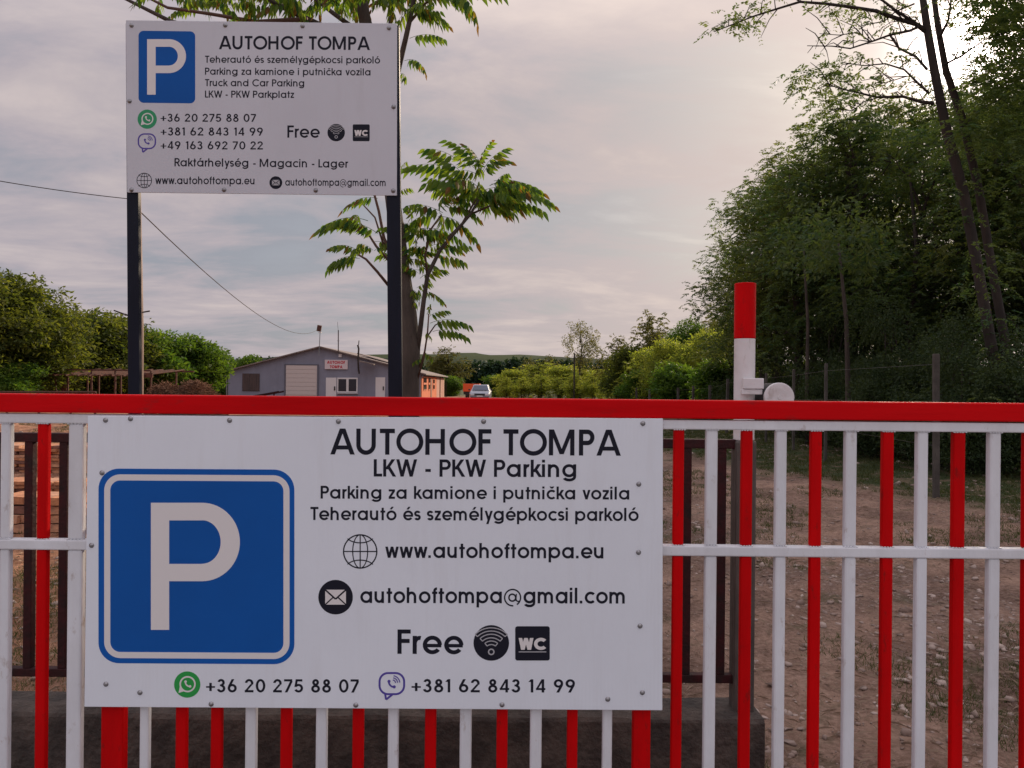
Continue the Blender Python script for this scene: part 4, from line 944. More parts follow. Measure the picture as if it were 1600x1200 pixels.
def brush():
    Y = 33.0; g = np.random.default_rng(5); n = 8000
    cx1 = P(258, 610, Y).x; cx2 = P(304, 610, Y).x
    c = np.where(g.random(n) < .45, cx1, cx2); h = np.where(c == cx1, P(262, 598, Y).z, P(306, 594.5, Y).z); wd = np.where(c == cx1, 1.15, 1.3)
    a = g.uniform(0, 6.283, n); q = g.random(n)**.5; x = c+np.cos(a)*q*wd; y = Y+np.sin(a)*q*1.1; z = h*(1-q**2.2)*g.random(n)**.25
    p = np.stack([x, y, z], -1); d = g.normal(size=(n, 3))*np.array([1, .7, .55]); d /= np.linalg.norm(d, axis=1)[:, None]; l = g.uniform(.15, .55, n)[:, None]
    s = np.cross(d, g.normal(size=(n, 3))); s /= np.linalg.norm(s, axis=1)[:, None]; s *= .014
    s2 = np.cross(d, s)
    v = np.stack([p-d*l*.5+s, p-d*l*.5-s*.5+s2, p-d*l*.5-s*.5-s2, p+d*l*.5], 1).reshape(-1, 3)
    i = np.arange(n)*4; f = np.concatenate([np.stack([i, i+1, i+3], -1), np.stack([i+1, i+2, i+3], -1), np.stack([i+2, i, i+3], -1)])
    o = bpy.data.objects.new('brush_heap', np_mesh('brush_heap', v, f, mat('cut_brushwood', (0.27, 0.13, 0.07), .9, c2=(0.12, 0.065, 0.04), vscale=3))); col.objects.link(o)
    tag(o, 'heap of reddish brown cut brushwood left of the grey shed', 'brush heap')
brush()

# ------------------------------------------------------------------ wire fence along the right wood
CP = mat('concrete_post', (0.10, 0.088, 0.078), .95, c2=(0.055, 0.048, 0.042), vscale=5, bump=.3, bscale=30)
wf = thing('wire_fence', 'thin concrete posts with wires along the foot of the dark wood on the right', 'fence', (6, 11, 0))
posts = [(1465, 10.6, 553, .036), (1291, 15.1, 568, .027), (1241, 17.2, 577, .027), (1198, 19.4, 583, .027), (1162, 21.4, 590, .027), (1136, 23.5, 592, .04), (1110, 26, 602, .04), (1083, 29, 603, .04), (1060, 32.2, 606, .045), (1035, 36.5, 605, .05), (1015, 41, 608, .05), (995, 46.5, 606, .055), (981, 52, 608, .06), (967, 58.5, 607, .06), (956, 64, 608, .06)]
tops = []
for i, (px, Y, py, r_) in enumerate(posts):
    q = P(px, py, Y); lean = random.uniform(-.03, .03)
    mb = MB(); mb.add([(q.x+sx*r_+(lean if t else 0), Y+sy*r_, z) for t, z in ((0, -.2), (1, q.z)) for sx, sy in ((-1, -1), (1, -1), (1, 1), (-1, 1))], [(0, 1, 5, 4), (1, 2, 6, 5), (2, 3, 7, 6), (3, 0, 4, 7), (4, 5, 6, 7)])
    mb.build('post', CP, wf, bevel=.008); tops.append(Vector((q.x, Y-r_-.005, q.z)))
for k in range(3):
    mb = MB(); mb.tube([Vector((t.x, t.y, t.z*(.93-.28*k))) for t in tops], .0018, 4); mb.build('wire', SCREW, wf)

# ------------------------------------------------------------------ tree of heaven beside the raised sign
def compound_leaf_mesh(seed, L_, pairs, lf, droop):
    g = random.Random(seed); vs = []; fs = []; tone = []
    def rach(t): return Vector((L_*t*(1-.12*t), 0, L_*(.16*t-droop*t*t)))
    N_ = 10
    for i in range(N_+1):
        p = rach(i/N_); r_ = .0030*(1-.75*i/N_)
        for a in range(3): vs.append(p+Vector((0, r_*math.cos(a*2.094), r_*math.sin(a*2.094)))); tone.append(.5)
    for i in range(N_):
        for a in range(3): q = i*3+a; r2 = i*3+(a+1) % 3; fs.append((q, r2, r2+3, q+3))
    for i in range(pairs*2+1):
        t = .20+.80*(i//2)/pairs; base = rach(min(t, 1)); sg = 1 if i % 2 else -1; term = i == pairs*2
        ln = lf*(1.05-.5*abs(t-.42))*g.uniform(.8, 1.15); wd = ln*.36
        out = Vector((.12+.35*t*g.uniform(.5, 1.2), 0 if term else sg*g.uniform(.12, .5), -g.uniform(.75, 1.1))).normalized()
        side = Vector((1, g.uniform(-.7, .7), 0)); side = (side-out*side.dot(out)).normalized()
        nrm_ = out.cross(side); b = len(vs); tn = g.random()
        prof = [(0, .0), (.18, .42), (.42, .5), (.72, .28), (1, 0)]
        curl = g.uniform(-.05, .16)
        for (s, w_) in prof:
            c = base+out*ln*s+Vector((0, 0, -curl*ln*s*s))
            vs.append(c-side*wd*w_+nrm_*wd*.14*w_*2); vs.append(c); vs.append(c+side*wd*w_+nrm_*wd*.14*w_*2); tone += [tn]*3
        for k in range(4): fs += [(b+3*k, b+3*k+1, b+3*k+4, b+3*k+3), (b+3*k+1, b+3*k+2, b+3*k+5, b+3*k+4)]
    me = bpy.data.meshes.new('leaf'); me.from_pydata([tuple(q) for q in vs], [], fs); me.materials.append(ALEAF)
    a_ = me.attributes.new('tone', 'FLOAT', 'POINT'); a_.data.foreach_set('value', tone); me.update(); return me
AY = 6.0
def heaven_tree():
    T = thing('tree_of_heaven', 'young tree with long drooping compound leaves directly behind the right sign post', 'tree', (P(630, 610, AY).x, AY, 0))
    o3 = WLOC[T.name]
    pts = [(633, 900), (632, 700), (634, 600), (636, 545), (634, 490), (628, 430), (620, 360), (612, 300), (600, 200), (585, 100), (568, 20), (560, -60)]
    rad = [.125, .115, .108, .105, .088, .068, .062, .058, .055, .052, .048, .04]
    mb = MB(); mb.tube([P(x, y, AY) for x, y in pts], rad, 14); mb.build('trunk', BARK, T, smooth=True)
    lm = [  # limbs as (points, r0, r1, dy)
        ([(650, 560), (656, 520), (662, 470), (668, 430), (688, 390), (712, 362), (735, 335), (748, 312)], .022, .009, -.1),
        ([(700, 372), (722, 350), (740, 318), (752, 296)], .011, .006, -.05), ([(668, 430), (664, 400), (672, 360), (690, 335)], .012, .006, .0),
        ([(735, 335), (765, 322), (790, 318)], .009, .005, -.15), ([(612, 452), (590, 425), (572, 405), (560, 398)], .013, .007, -.2), ([(610, 410), (588, 385), (572, 360), (560, 345)], .012, .006, .1),
        ([(614, 405), (600, 372), (592, 330), (584, 300), (578, 240)], .014, .008, .0), ([(600, 385), (586, 340), (560, 312)], .009, .005, .15),
        ([(650, 600), (662, 560), (668, 520), (670, 490)], .009, .005, -.2), ([(668, 525), (680, 508), (690, 503)], .006, .004, -.25),
        ([(650, 585), (660, 560), (664, 545)], .006, .004, -.1),
        ([(608, 170), (622, 110), (634, 60), (645, 10), (652, -40)], .024, .016, -.2), ([(640, 35), (665, 5), (700, -15)], .012, .006, -.3),
        ([(590, 130), (545, 60), (480, 30), (430, 5), (380, -30)], .030, .018, .1), ([(575, 60), (520, 20), (470, -20)], .022, .014, .2),
        ([(480, 30), (400, 34), (330, 22), (262, 12), (215, -12)], .018, .009, .1), ([(400, 44), (340, 52), (268, 34), (230, 15), (190, -5)], .024, .012, .2), ([(585, 100), (610, 40), (612, -20)], .02, .012, .3)]
    for p_, r0, r1, dy in lm:
        n = len(p_); mb = MB(); mb.tube([P(x, y, AY+dy*min(1, i/2)) for i, (x, y) in enumerate(p_)], [r0+(r1-r0)*i/(n-1) for i in range(n)], 7)
        mb.build('limb', TWIG if r0 < .02 else BARK, T, smooth=True)
    protos = [compound_leaf_mesh(k, (.43, .37, .46, .32, .40, .27)[k], (7, 6, 8, 5, 7, 4)[k], .122, (.42, .30, .55, .35, .62, .3)[k]) for k in range(6)]
    g = random.Random(3); cnt = [0]
    def leaf(px, py, dy, az, el=.0, s=1.0, k=None):
        o = bpy.data.objects.new('leaf', protos[g.randrange(6) if k is None else k]); col.objects.link(o); o.parent = T
        o.location = P(px, py, AY+dy)-o3; o.rotation_euler = (g.uniform(-.25, .25), -el, az); o.scale = (s*g.uniform(.88, 1.1),)*3; cnt[0] += 1
    def fan(px, py, dy, n, s=1.0, az0=-180, az1=180, el=.15):
        for i in range(n):
            az = R(az0+(az1-az0)*(i+.5)/n+g.uniform(-14, 14)); leaf(px+g.uniform(-6, 6), py+g.uniform(-8, 8), dy+g.uniform(-.1, .1), az, el+g.uniform(-.2, .45), s)
    # az 0 = to the right in the picture, 180 = left
    fan(748, 300, -.1, 9, .95); fan(750, 270, -.05, 7, .8, el=.55); fan(735, 290, 0, 5, .8, 120, 240, .5)
    fan(790, 300, -.15, 4, .8, -60, 60, .3); fan(690, 332, 0, 6, .9); fan(720, 305, .1, 6, .9); fan(660, 365, 0, 7, .85); fan(645, 400, .05, 7, .7); fan(648, 352, .1, 6, .6); fan(668, 385, .15, 6, .6); fan(655, 455, .1, 6, .55); fan(770, 290, -.05, 5, .8, -90, 90, .2); fan(740, 320, .1, 5, .7); fan(655, 430, .1, 5, .65); fan(760, 320, -.1, 4, .9, -70, 40, .0)
    leaf(765, 290, -.1, R(5), .32, 1.0, 2); leaf(775, 318, -.1, R(-12), .10, .95, 0); leaf(712, 268, 0, R(175), .35, .95, 0); leaf(715, 250, 0, R(185), .5, .85, 3)
    leaf(688, 392, -.1, R(-20), .25, .8, 1); leaf(680, 402, -.1, R(-8), .05, .75, 3); leaf(735, 262, 0, R(100), 1.1, .6, 5); leaf(740, 262, 0, R(60), .9, .7, 5); leaf(728, 262, 0, R(130), 1.0, .7, 5)
    fan(560, 396, -.2, 4, .7, 100, 260, .0); fan(560, 358, .1, 6, .75, 60, 300, .3); fan(580, 385, .0, 4, .65); leaf(590, 310, 0, R(175), .15, .8, 4); leaf(575, 345, 0, R(178), .2, .9, 2); leaf(560, 400, 0, R(190), -.1, .65, 3); leaf(590, 365, 0, R(170), .5, .8, 1)
    leaf(670, 495, -.2, R(20), .55, .55, 3); leaf(672, 505, -.2, R(0), .25, .72, 0); leaf(676, 518, -.2, R(-15), .12, .7, 0); leaf(668, 492, -.2, R(80), 1.0, .5, 5); leaf(665, 520, -.2, R(-60), -.3, .45, 5)
    leaf(662, 550, -.1, R(40), -.4, .45, 5); leaf(660, 560, -.1, R(200), -.3, .35, 5); leaf(640, 470, 0, R(-50), -.2, .5, 5); leaf(640, 455, 0, R(200), .1, .5, 5); leaf(650, 385, -.1, R(100), .9, .5, 5)
    # above the board
    for i in range(175):
        px = g.uniform(245, 700); py = g.uniform(-60, 12)
        if px < 330 and g.random() < .35: continue
        leaf(px, py, g.uniform(-.3, .6), g.uniform(0, 6.28), g.uniform(-.25, .3), g.uniform(.6, .9))
    fan(645, 20, -.2, 5, .7, -70, 60, .0); leaf(640, 60, -.2, R(-20), .1, .75, 0); leaf(632, 95, -.2, R(-35), -.1, .75, 4); leaf(626, 115, -.2, R(-60), -.4, .5, 3); leaf(700, -12, -.3, R(-30), -.35, .95, 4); leaf(700, -15, -.3, R(-5), .15, .95, 0); leaf(720, -18, -.3, R(5), .2, .7, 1); leaf(655, 0, -.2, R(-15), .15, .85, 2)
    leaf(628, 260, .1, R(-60), .2, .5, 5); leaf(624, 300, .1, R(-30), .3, .5, 5); leaf(624, 330, .1, R(-10), .5, .6, 3); leaf(70, -22, .2, R(-30), -.6, .5, 5)
heaven_tree()

# ------------------------------------------------------------------ right wood
def S(h, r, tr_, lm_, bk, seed, nt_, tuft, leaf, per, **k): return tree_protos('wood%d' % seed, h, r, tr_, lm_, bk, seed, nt_, tuft, leaf, per, **k)
woodA = S(9.0, 3.5, .15, DLEAF, BARKD, 11, 640, .40, .115, 36, c0=.22, nl=19, shell=.35, spray=True)
woodB = S(9.0, 3.0, .13, DLEAF2, BARKD, 12, 460, .40, .115, 36, c0=.26, nl=17, shell=.35, spray=True)
woodC = S(9.0, 3.3, .14, DLEAF, BARKD, 13, 580, .40, .115, 36, c0=.20, nl=18, shell=.35, stems=2, spray=True)
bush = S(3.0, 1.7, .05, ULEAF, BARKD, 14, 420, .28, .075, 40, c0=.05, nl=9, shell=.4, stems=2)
def at(px, Y): return P(px, 600, Y).x
W_ = [(woodA, 1178, 28, 325, 'leftmost'), (woodB, 1218, 24, 232, ''), (woodC, 1268, 22, 196, ''), (woodA, 1330, 21, 160, ''), (woodB, 1385, 23, 150, ''), (woodC, 1440, 19, 190, ''), (woodA, 1500, 22, 120, ''), (woodB, 1560, 18, 175, ''),
      (woodC, 1625, 17, 150, ''), (woodA, 1690, 20, 60, ''), (woodB, 1640, 25, 60, ''), (woodC, 1350, 31, 300, ''), (woodB, 1152, 31, 372, ''), (woodC, 1204, 27, 270, ''), (woodA, 1300, 25, 215, ''), (woodB, 1415, 26, 165, '')]
wl = ['rounded dark acacia at the left tip of the wood directly behind the striped post', 'dark acacia just right of the tree behind the striped post', 'twin stemmed dark acacia rising above the roller of the striped post', 'dark acacia with a domed top left of the tall leaning trunks',
      'dark acacia whose crown touches the lower bare branch of the leaning tree', 'twin stemmed dark acacia just left of the leaning trunks', 'dark acacia right behind the leaning twin trunks', 'dark acacia just right of the leaning trunks near the fence',
      'twin stemmed dark acacia at the right picture edge near the fence', 'tall dark acacia half outside the right picture edge', 'tall acacia in front of the sun glow at upper right', 'acacia deep in the wood behind the domed crown',
      'small acacia leaning out farthest left at the tip of the wood',
      'acacia between the tip of the wood and the roller of the striped post', 'acacia in the second row behind the slender pale trunk', 'acacia in the second row behind the twin stemmed one left of the leaning trunks', 'acacia deep in the wood below the sun glow', 'nearest dark acacia beyond the right picture edge']
for i, ((pr_, px, Y, top, _), lb_) in enumerate(zip(W_, wl)):
    x = at(px, Y); H = P(px, top, Y).z; s = H/9.0; plant_tree(pr_, 'acacia_tree', lb_, 'tree', x, Y, min(s, 1.15)*(.92 if i else .8), i*1.37, 'acacias of the right wood', sz=s)
bl_ = [(1150, 24), (1185, 20), (1225, 18.5), (1262, 17), (1300, 17.5), (1340, 15.5), (1385, 16), (1425, 14), (1470, 15), (1515, 13), (1565, 13.5), (1615, 12.5), (1660, 14), (1120, 30), (1280, 24), (1400, 22), (1500, 20), (1600, 19), (1340, 27), (1200, 30)]
bn = ['behind the striped post', 'behind the white roller', 'right of the roller behind the second fence post', 'below the twin stemmed acacia', 'behind the thick fence post gap', 'left of the thick fence post', 'just left of the thick grey fence post', 'behind the thick grey fence post', 'just right of the thick fence post', 'at the foot of the leaning trunks', 'right of the leaning trunks', 'at the right picture edge', 'outside the right picture edge', 'at the far left end of the wood',
      'deeper in the wood right of the roller', 'deeper in the wood left of the thick post', 'deeper in the wood behind the leaning trunks', 'deeper in the wood by the right edge', 'deepest in the middle of the wood', 'deepest in the wood behind the post']
bl_ = bl_[:18]
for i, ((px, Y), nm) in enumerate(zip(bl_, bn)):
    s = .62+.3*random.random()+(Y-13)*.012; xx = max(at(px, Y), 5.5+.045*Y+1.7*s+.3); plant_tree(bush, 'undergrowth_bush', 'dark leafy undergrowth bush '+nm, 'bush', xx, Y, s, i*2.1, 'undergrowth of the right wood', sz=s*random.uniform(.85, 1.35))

# slender trunks standing in the wood edge
for px, Y, x2, y2, r_, lb_ in ((1327, 16.5, 1310, 380, .06, 'slender pale trunk standing in the wood edge left of the thick fence post'), (1262, 19, 1255, 380, .05, 'slender dark trunk in the wood edge right of the roller')):
    t = thing('young_tree', lb_, 'tree', (at(px, Y), Y, 0)); b = P(px, 625, Y); tp = P(x2, y2, Y)
    MB().tube([(b.x, Y, -.2), (b.x-.02, Y, 1.2), ((b.x+tp.x)/2+.06, Y, (1.2+tp.z)/2), tp], [r_*1.2, r_, r_*.8, r_*.4], 8).build('trunk', BARK, t, smooth=True)
    tf = make_tufts([(tp.x, Y, tp.z, .9, .9, .8)], 60, .3, 5); v, f, tn = leaves_np(tf, .15, .06, 22, .35, 6); o = bpy.data.objects.new('crown', np_mesh('crown', v, f, DLEAF, False, tn)); col.objects.link(o); o.parent = t; o.location = -WLOC[t.name]

# tall leaning twin-trunk tree
def leaning():
    Y = 13.0; T = thing('leaning_tree', 'tall leaning tree with two dark trunks and bare branches reaching left', 'tree', (at(1575, Y), Y, 0)); g = random.Random(9)
    A_ = [(1578, 720), (1560, 600), (1545, 520), (1528, 420), (1505, 300), (1478, 200), (1460, 110), (1448, 40), (1438, -30), (1425, -120)]
    B_ = [(1592, 720), (1578, 600), (1568, 520), (1550, 420), (1530, 300), (1505, 190), (1478, 110), (1465, 40), (1455, -40), (1452, -120)]
    C_ = [(1440, 45), (1434, 10), (1432, -60)]
    MB().tube([P(x, y, Y) for x, y in A_], [.13, .10, .088, .084, .084, .078, .070, .062, .048, .03], 12).build('trunk', BARKD, T, smooth=True)
    MB().tube([P(x, y, Y+.5) for x, y in B_], [.11, .085, .075, .072, .070, .064, .056, .048, .04, .03], 12).build('trunk', BARKD, T, smooth=True)
    br = [([(1446, 50), (1430, 40), (1400, 27), (1370, 17), (1330, 13), (1290, 5), (1250, 2), (1215, 15), (1180, 25), (1150, 35), (1115, 50)], .04, .008), ([(1442, 45), (1400, 15), (1365, -10), (1330, -25)], .03, .01),
          ([(1440, 42), (1420, 46), (1390, 55), (1360, 65), (1330, 75), (1300, 73), (1262, 72)], .025, .006), ([(1390, 55), (1405, 75), (1430, 90), (1448, 108)], .018, .022), ([(1360, 65), (1340, 50), (1310, 55), (1280, 52)], .012, .005),
          ([(1460, 160), (1440, 158), (1410, 152), (1370, 153), (1340, 143), (1310, 138), (1290, 130)], .032, .007), ([(1370, 153), (1350, 160), (1330, 173), (1295, 172)], .012, .005), ([(1450, 145), (1435, 128), (1415, 110), (1385, 100), (1350, 103), (1315, 98)], .022, .006), ([(1420, 120), (1390, 128), (1365, 135)], .010, .005), ([(1430, 5), (1400, 20), (1380, 35), (1340, 40)], .015, .005),
          ([(1465, 60), (1480, 30), (1488, -20)], .03, .01), ([(1475, 100), (1505, 85), (1540, 60), (1580, 50)], .02, .006), ([(1500, 200), (1530, 170), (1570, 150)], .022, .007)]
    ends = []
    for p_, r0, r1 in br:
        n = len(p_); dy = g.uniform(-.4, .5); pp = [P(x+g.uniform(-2, 2), y+g.uniform(-2, 2), Y+dy*i/n) for i, (x, y) in enumerate(p_)]
        MB().tube(pp, [r0+(r1-r0)*i/(n-1) for i in range(n)], 7).build('branch', BARKD, T, smooth=True)
        for i in range(1, n):
            for k in range(3):
                a = pp[i-1].lerp(pp[i], g.random()); d = Vector((g.uniform(-.6, .2), g.uniform(-.4, .4), g.uniform(-.35, .5))); mb = MB()
                if p_[0][0] > 1462: d.x = -d.x
                b = a+d*g.uniform(.4, 1.0); mb.tube([a, a.lerp(b, .5)+Vector((0, 0, .06)), b], [.010, .007, .004], 4); TW.v += [tuple(v) for v in []]; base = len(TW.v); TW.v += [tuple(v) for v in mb.v]; TW.f += [tuple(j+base for j in f) for f in mb.f]; TW.m += [0]*len(mb.f)
                if g.random() < .30 and i > n*.3: ends.append((b.x, b.y, b.z, .13)) 
                if g.random() < .2 and i > n*.4: ends.append((b.x+.1, b.y+.1, b.z-.08, .15))
    TW.build('twigs', BARKD, T)['kind'] = 'stuff'
    for (x, y, s) in [(1120, 50, 3), (1150, 30, 5), (1170, 10, 6), (1155, 50, 4), (1180, 30, 3), (1245, 115, 5), (1270, 118, 6), (1290, 112, 5), (1310, 120, 5), (1262, 140, 6), (1285, 145, 5), (1300, 155, 3), (1340, 110, 3), (1370, 120, 5), (1250, 130, 5), (1398, 85, 3), (1350, 80, 2), (1385, 12, 4), (1330, 5, 4), (1300, 15, 3), (1420, 30, 3), (1470, 5, 4)]:
        for k in range(s): q = P(x+g.uniform(-16, 16), y+g.uniform(-12, 12), Y+g.uniform(-.3, .3)); ends.append((q.x, q.y, q.z, .13))
    for k in range(800):   # the fuller crown round the sun
        t = g.random(); x = 1500+140*g.random(); y = -60+290*g.random()
        if x < 1530 and y > 10 and y < 170 and g.random() < .8: continue
        if math.hypot(x-1520, y-78) < 26 and g.random() < .8: continue
        q = P(x, y, Y+g.uniform(-.8, 1.6)); ends += [(q.x+g.uniform(-.15, .15), q.y, q.z+g.uniform(-.1, .1), .24), (q.x+g.uniform(-.2, .2), q.y, q.z+g.uniform(-.15, .15), .24)]
    for k in range(110):   # foliage hanging round the trunks
        t = g.random(); i = int(t*5); q = P(A_[i+1][0]+g.uniform(-26, 60), A_[i+1][1]+g.uniform(-40, 40), Y+g.uniform(-.9, .9)); ends.append((q.x, q.y, q.z, .28))
    v, f, tn = sprays_np(ends, .075, .030, 18, .5, 8, 7, .24); o = bpy.data.objects.new('crown', np_mesh('crown', v, f, DLEAF, False, tn)); col.objects.link(o); o.parent = T; o.location = -WLOC[T.name]
TW = MB()
leaning()

# ------------------------------------------------------------------ trees left and in the middle distance
leftbig = S(8.0, 3.6, .18, YLEAF, BARK, 21, 900, .5, .26, 26, c0=.12, nl=18, shell=.45)
hedge = S(5.0, 2.6, .12, YLEAF, BARK, 22, 620, .42, .24, 26, c0=.06, nl=14, shell=.45, stems=2)
field = S(5.0, 2.6, .10, LLEAF, BARK, 26, 430, .42, .20, 26, c0=.02, nl=14, shell=.45, stems=2, droop=.0)
scrub = S(5.0, 2.8, .08, LLEAF, BARK, 28, 300, .5, .17, 27, c0=.02, nl=18, shell=.2, stems=2, droop=.1, spray=True)
greenbig = S(8.0, 3.6, .18, GLEAF, BARK, 27, 620, .55, .24, 24, c0=.08, nl=18, shell=.4)
shrub = S(3.5, 2.3, .07, GLEAF, BARK, 23, 520, .34, .22, 26, c0=.02, nl=12, shell=.45, stems=2, droop=.0)
sparse = S(9.0, 3.0, .13, OLEAF, BARK, 24, 190, .36, .24, 16, c0=.28, nl=12, shell=.3)
airy = S(6.0, 3.0, .12, OLEAF, BARK, 25, 330, .45, .20, 27, c0=.12, nl=15, shell=.35, spray=True)
def treeat(pr_, H0, name, label, px, Y, top, wf_=1.0, rz=0, group=None, cat='tree'):
    H = P(px, top, Y).z; s = H/H0; return plant_tree(pr_, name, label, cat, at(px, Y), Y, s*wf_, rz, group, sz=s)
LG = 'leafy trees left of the shed'
treeat(leftbig, 8, 'leafy_tree', 'tallest yellow green tree at the left picture edge', 15, 40, 422, 1.15, 0, LG)
treeat(leftbig, 8, 'leafy_tree', 'leafy tree sloping down right of the tallest left edge tree', 72, 44, 480, 1.0, 2, LG)
treeat(leftbig, 8, 'leafy_tree', 'leafy tree mostly outside the left picture edge', -55, 38, 400, 1.1, 4, LG)
treeat(hedge, 5, 'leafy_tree', 'rounded leafy tree just left of the left sign post', 140, 48, 492, 1.25, 1, LG)
treeat(hedge, 5, 'leafy_tree', 'rounded leafy tree hidden behind the left sign post', 188, 50, 498, 1.2, 3, LG)
treeat(shrub, 3.5, 'green_shrub', 'bright green shrub just right of the left sign post', 245, 52, 521, 1.05, 1, 'shrubs left of the shed', 'shrub')
treeat(shrub, 3.5, 'green_shrub', 'bright green shrub behind the right side of the brushwood heap', 300, 55, 530, 1.0, 2.5, 'shrubs left of the shed', 'shrub')
treeat(shrub, 3.5, 'green_shrub', 'bright green shrub touching the left corner of the grey shed', 338, 70, 552, .9, 4, 'shrubs left of the shed', 'shrub')
treeat(shrub, 3.5, 'green_shrub', 'green shrub showing above the left roof slope of the grey shed', 388, 95, 558, .9, 5, 'shrubs left of the shed', 'shrub')
treeat(shrub, 3.5, 'green_shrub', 'shaded shrub behind the rusty frame', 110, 46, 562, 1.3, 5.5, 'shrubs left of the shed', 'shrub')
treeat(shrub, 3.5, 'green_shrub', 'low shrub at the left picture edge behind the rusty rail', 30, 38, 570, 1.3, .5, 'shrubs left of the shed', 'shrub')
treeat(airy, 6, 'airy_tree', 'airy yellowish tree behind the end of the orange wall', 700, 96, 541, 1.15, 0)
treeat(shrub, 3.5, 'green_shrub', 'green shrub between the orange wall and the orange trailer', 705, 92, 589, 1.5, 1, 'shrubs round the silver car', 'shrub')
treeat(shrub, 3.5, 'green_shrub', 'green shrub right behind the silver car', 772, 90, 588, 1.4, 3, 'shrubs round the silver car', 'shrub')
MG = 'yellow green bushes along the far field edge'
for i, (px, Y, top, wf_, lb_) in enumerate([(805, 85, 574, 1.5, 'yellow green bush right of the silver car'), (842, 88, 567, 1.6, 'second yellow green bush right of the silver car'), (878, 84, 570, 1.6, 'yellow green bush left of the tall sparse tree'), (905, 80, 576, 1.5, 'bush at the foot of the tall sparse tree'), (938, 78, 575, 1.6, 'bush just right of the tall sparse tree'), (968, 62, 570, 1.2, 'bush at the far end of the concrete posts')]):
    treeat(field if i % 2 == 0 else scrub, 5, 'field_bush', lb_, px, Y, top+(4, -3, 3, -2, 5, 0)[i], wf_*1.15, i*1.3, MG, 'bush')
gb = random.Random(77)
for i, (px, Y, top) in enumerate([(792, 80, 586), (818, 79, 588), (846, 78, 585), (872, 77, 587), (898, 73, 586), (926, 72, 583), (950, 66, 580), (972, 60, 572), (996, 55, 560), (1022, 52, 548), (1056, 47, 530), (1092, 44, 540), (1136, 38, 560)]):
    treeat((scrub, field)[i % 2 if i > 6 else 0], 5, 'field_bush', 'low yellow green bush filling the bank '+['next to the silver car', 'a little right of the silver car', 'left of the thin bare pole, far one', 'left of the thin bare pole, near one', 'right under the tall sparse tree', 'right of the tall sparse tree', 'at the farthest concrete posts', 'under the pale topped tree, left', 'under the pale topped tree, middle', 'under the pale topped tree, right', 'in front of the broad sunlit tree', 'right of the broad sunlit tree', 'hidden behind the striped post'][i], px, Y, top+gb.uniform(-3, 3), 1.25, i*2.3, MG, 'bush')
treeat(airy, 6, 'airy_tree', 'thin topped airy tree above the yellow green bushes, left one', 826, 98, 558, .75, 1, 'airy trees above the bushes'); treeat(airy, 6, 'airy_tree', 'thin topped airy tree above the yellow green bushes, right one', 857, 98, 556, .75, 2, 'airy trees above the bushes')
treeat(sparse, 9, 'sparse_tree', 'tall slim nearly bare tree standing alone against the sky in the middle', 907, 75, 497, .78, .5)
dp_ = thing('dead_pole', 'thin bare pole just left of the tall sparse tree', 'pole', (at(897, 72), 72, 0)); MB().tube([(at(897, 72), 72, -.1), P(897.5, 552, 72)], .07, 6).build('shaft', BARKD, dp_)
RG = 'green trees between the field and the dark wood'
treeat(airy, 6, 'airy_tree', 'pale airy tree at the left end of the green trees near the striped post', 962, 66, 524, .75, 3)
treeat(airy, 6, 'airy_tree', 'pale blossom topped tree standing highest among the green trees', 1018, 58, 488, .85, 4)
treeat(hedge, 5, 'green_tree', 'dark green rounded tree under the pale topped tree', 985, 56, 545, 1.0, 2, RG)
treeat(greenbig, 8, 'green_tree', 'broad sunlit green tree left of the striped post', 1080, 52, 497, .82, 1, RG)
treeat(field, 5, 'green_tree', 'sunlit green tree filling the gap under the broad tree', 1040, 46, 535, .95, 5, RG)
treeat(field, 5, 'green_tree', 'green tree directly left of the striped post', 1115, 42, 520, .95, 2, RG)
treeat(airy, 6, 'airy_tree', 'pale feathery tree top just left of the red post tip', 1122, 50, 476, .8, 1.5)
treeat(shrub, 3.5, 'green_shrub', 'low dark shrub behind the posts under the broad tree', 1060, 36, 575, 1.2, 1, 'low shrubs behind the concrete posts', 'shrub'); treeat(shrub, 3.5, 'green_shrub', 'low dark shrub behind the posts next to the striped post', 1118, 32, 570, 1.1, 2, 'low shrubs behind the concrete posts', 'shrub')
treeat(shrub, 3.5, 'green_shrub', 'low shrub at the left end of the concrete post line', 1000, 48, 582, 1.2, 4, 'low shrubs behind the concrete posts', 'shrub')
# far dark wood belt
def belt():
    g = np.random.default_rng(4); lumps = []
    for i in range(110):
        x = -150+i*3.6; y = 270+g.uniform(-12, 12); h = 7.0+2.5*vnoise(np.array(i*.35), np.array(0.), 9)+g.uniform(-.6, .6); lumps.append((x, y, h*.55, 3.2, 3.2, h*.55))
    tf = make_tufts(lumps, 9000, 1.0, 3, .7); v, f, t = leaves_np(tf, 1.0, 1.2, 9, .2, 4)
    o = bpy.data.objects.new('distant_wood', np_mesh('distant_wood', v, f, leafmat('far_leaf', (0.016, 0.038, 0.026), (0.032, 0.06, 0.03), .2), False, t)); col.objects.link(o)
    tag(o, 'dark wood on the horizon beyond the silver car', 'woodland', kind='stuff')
belt()

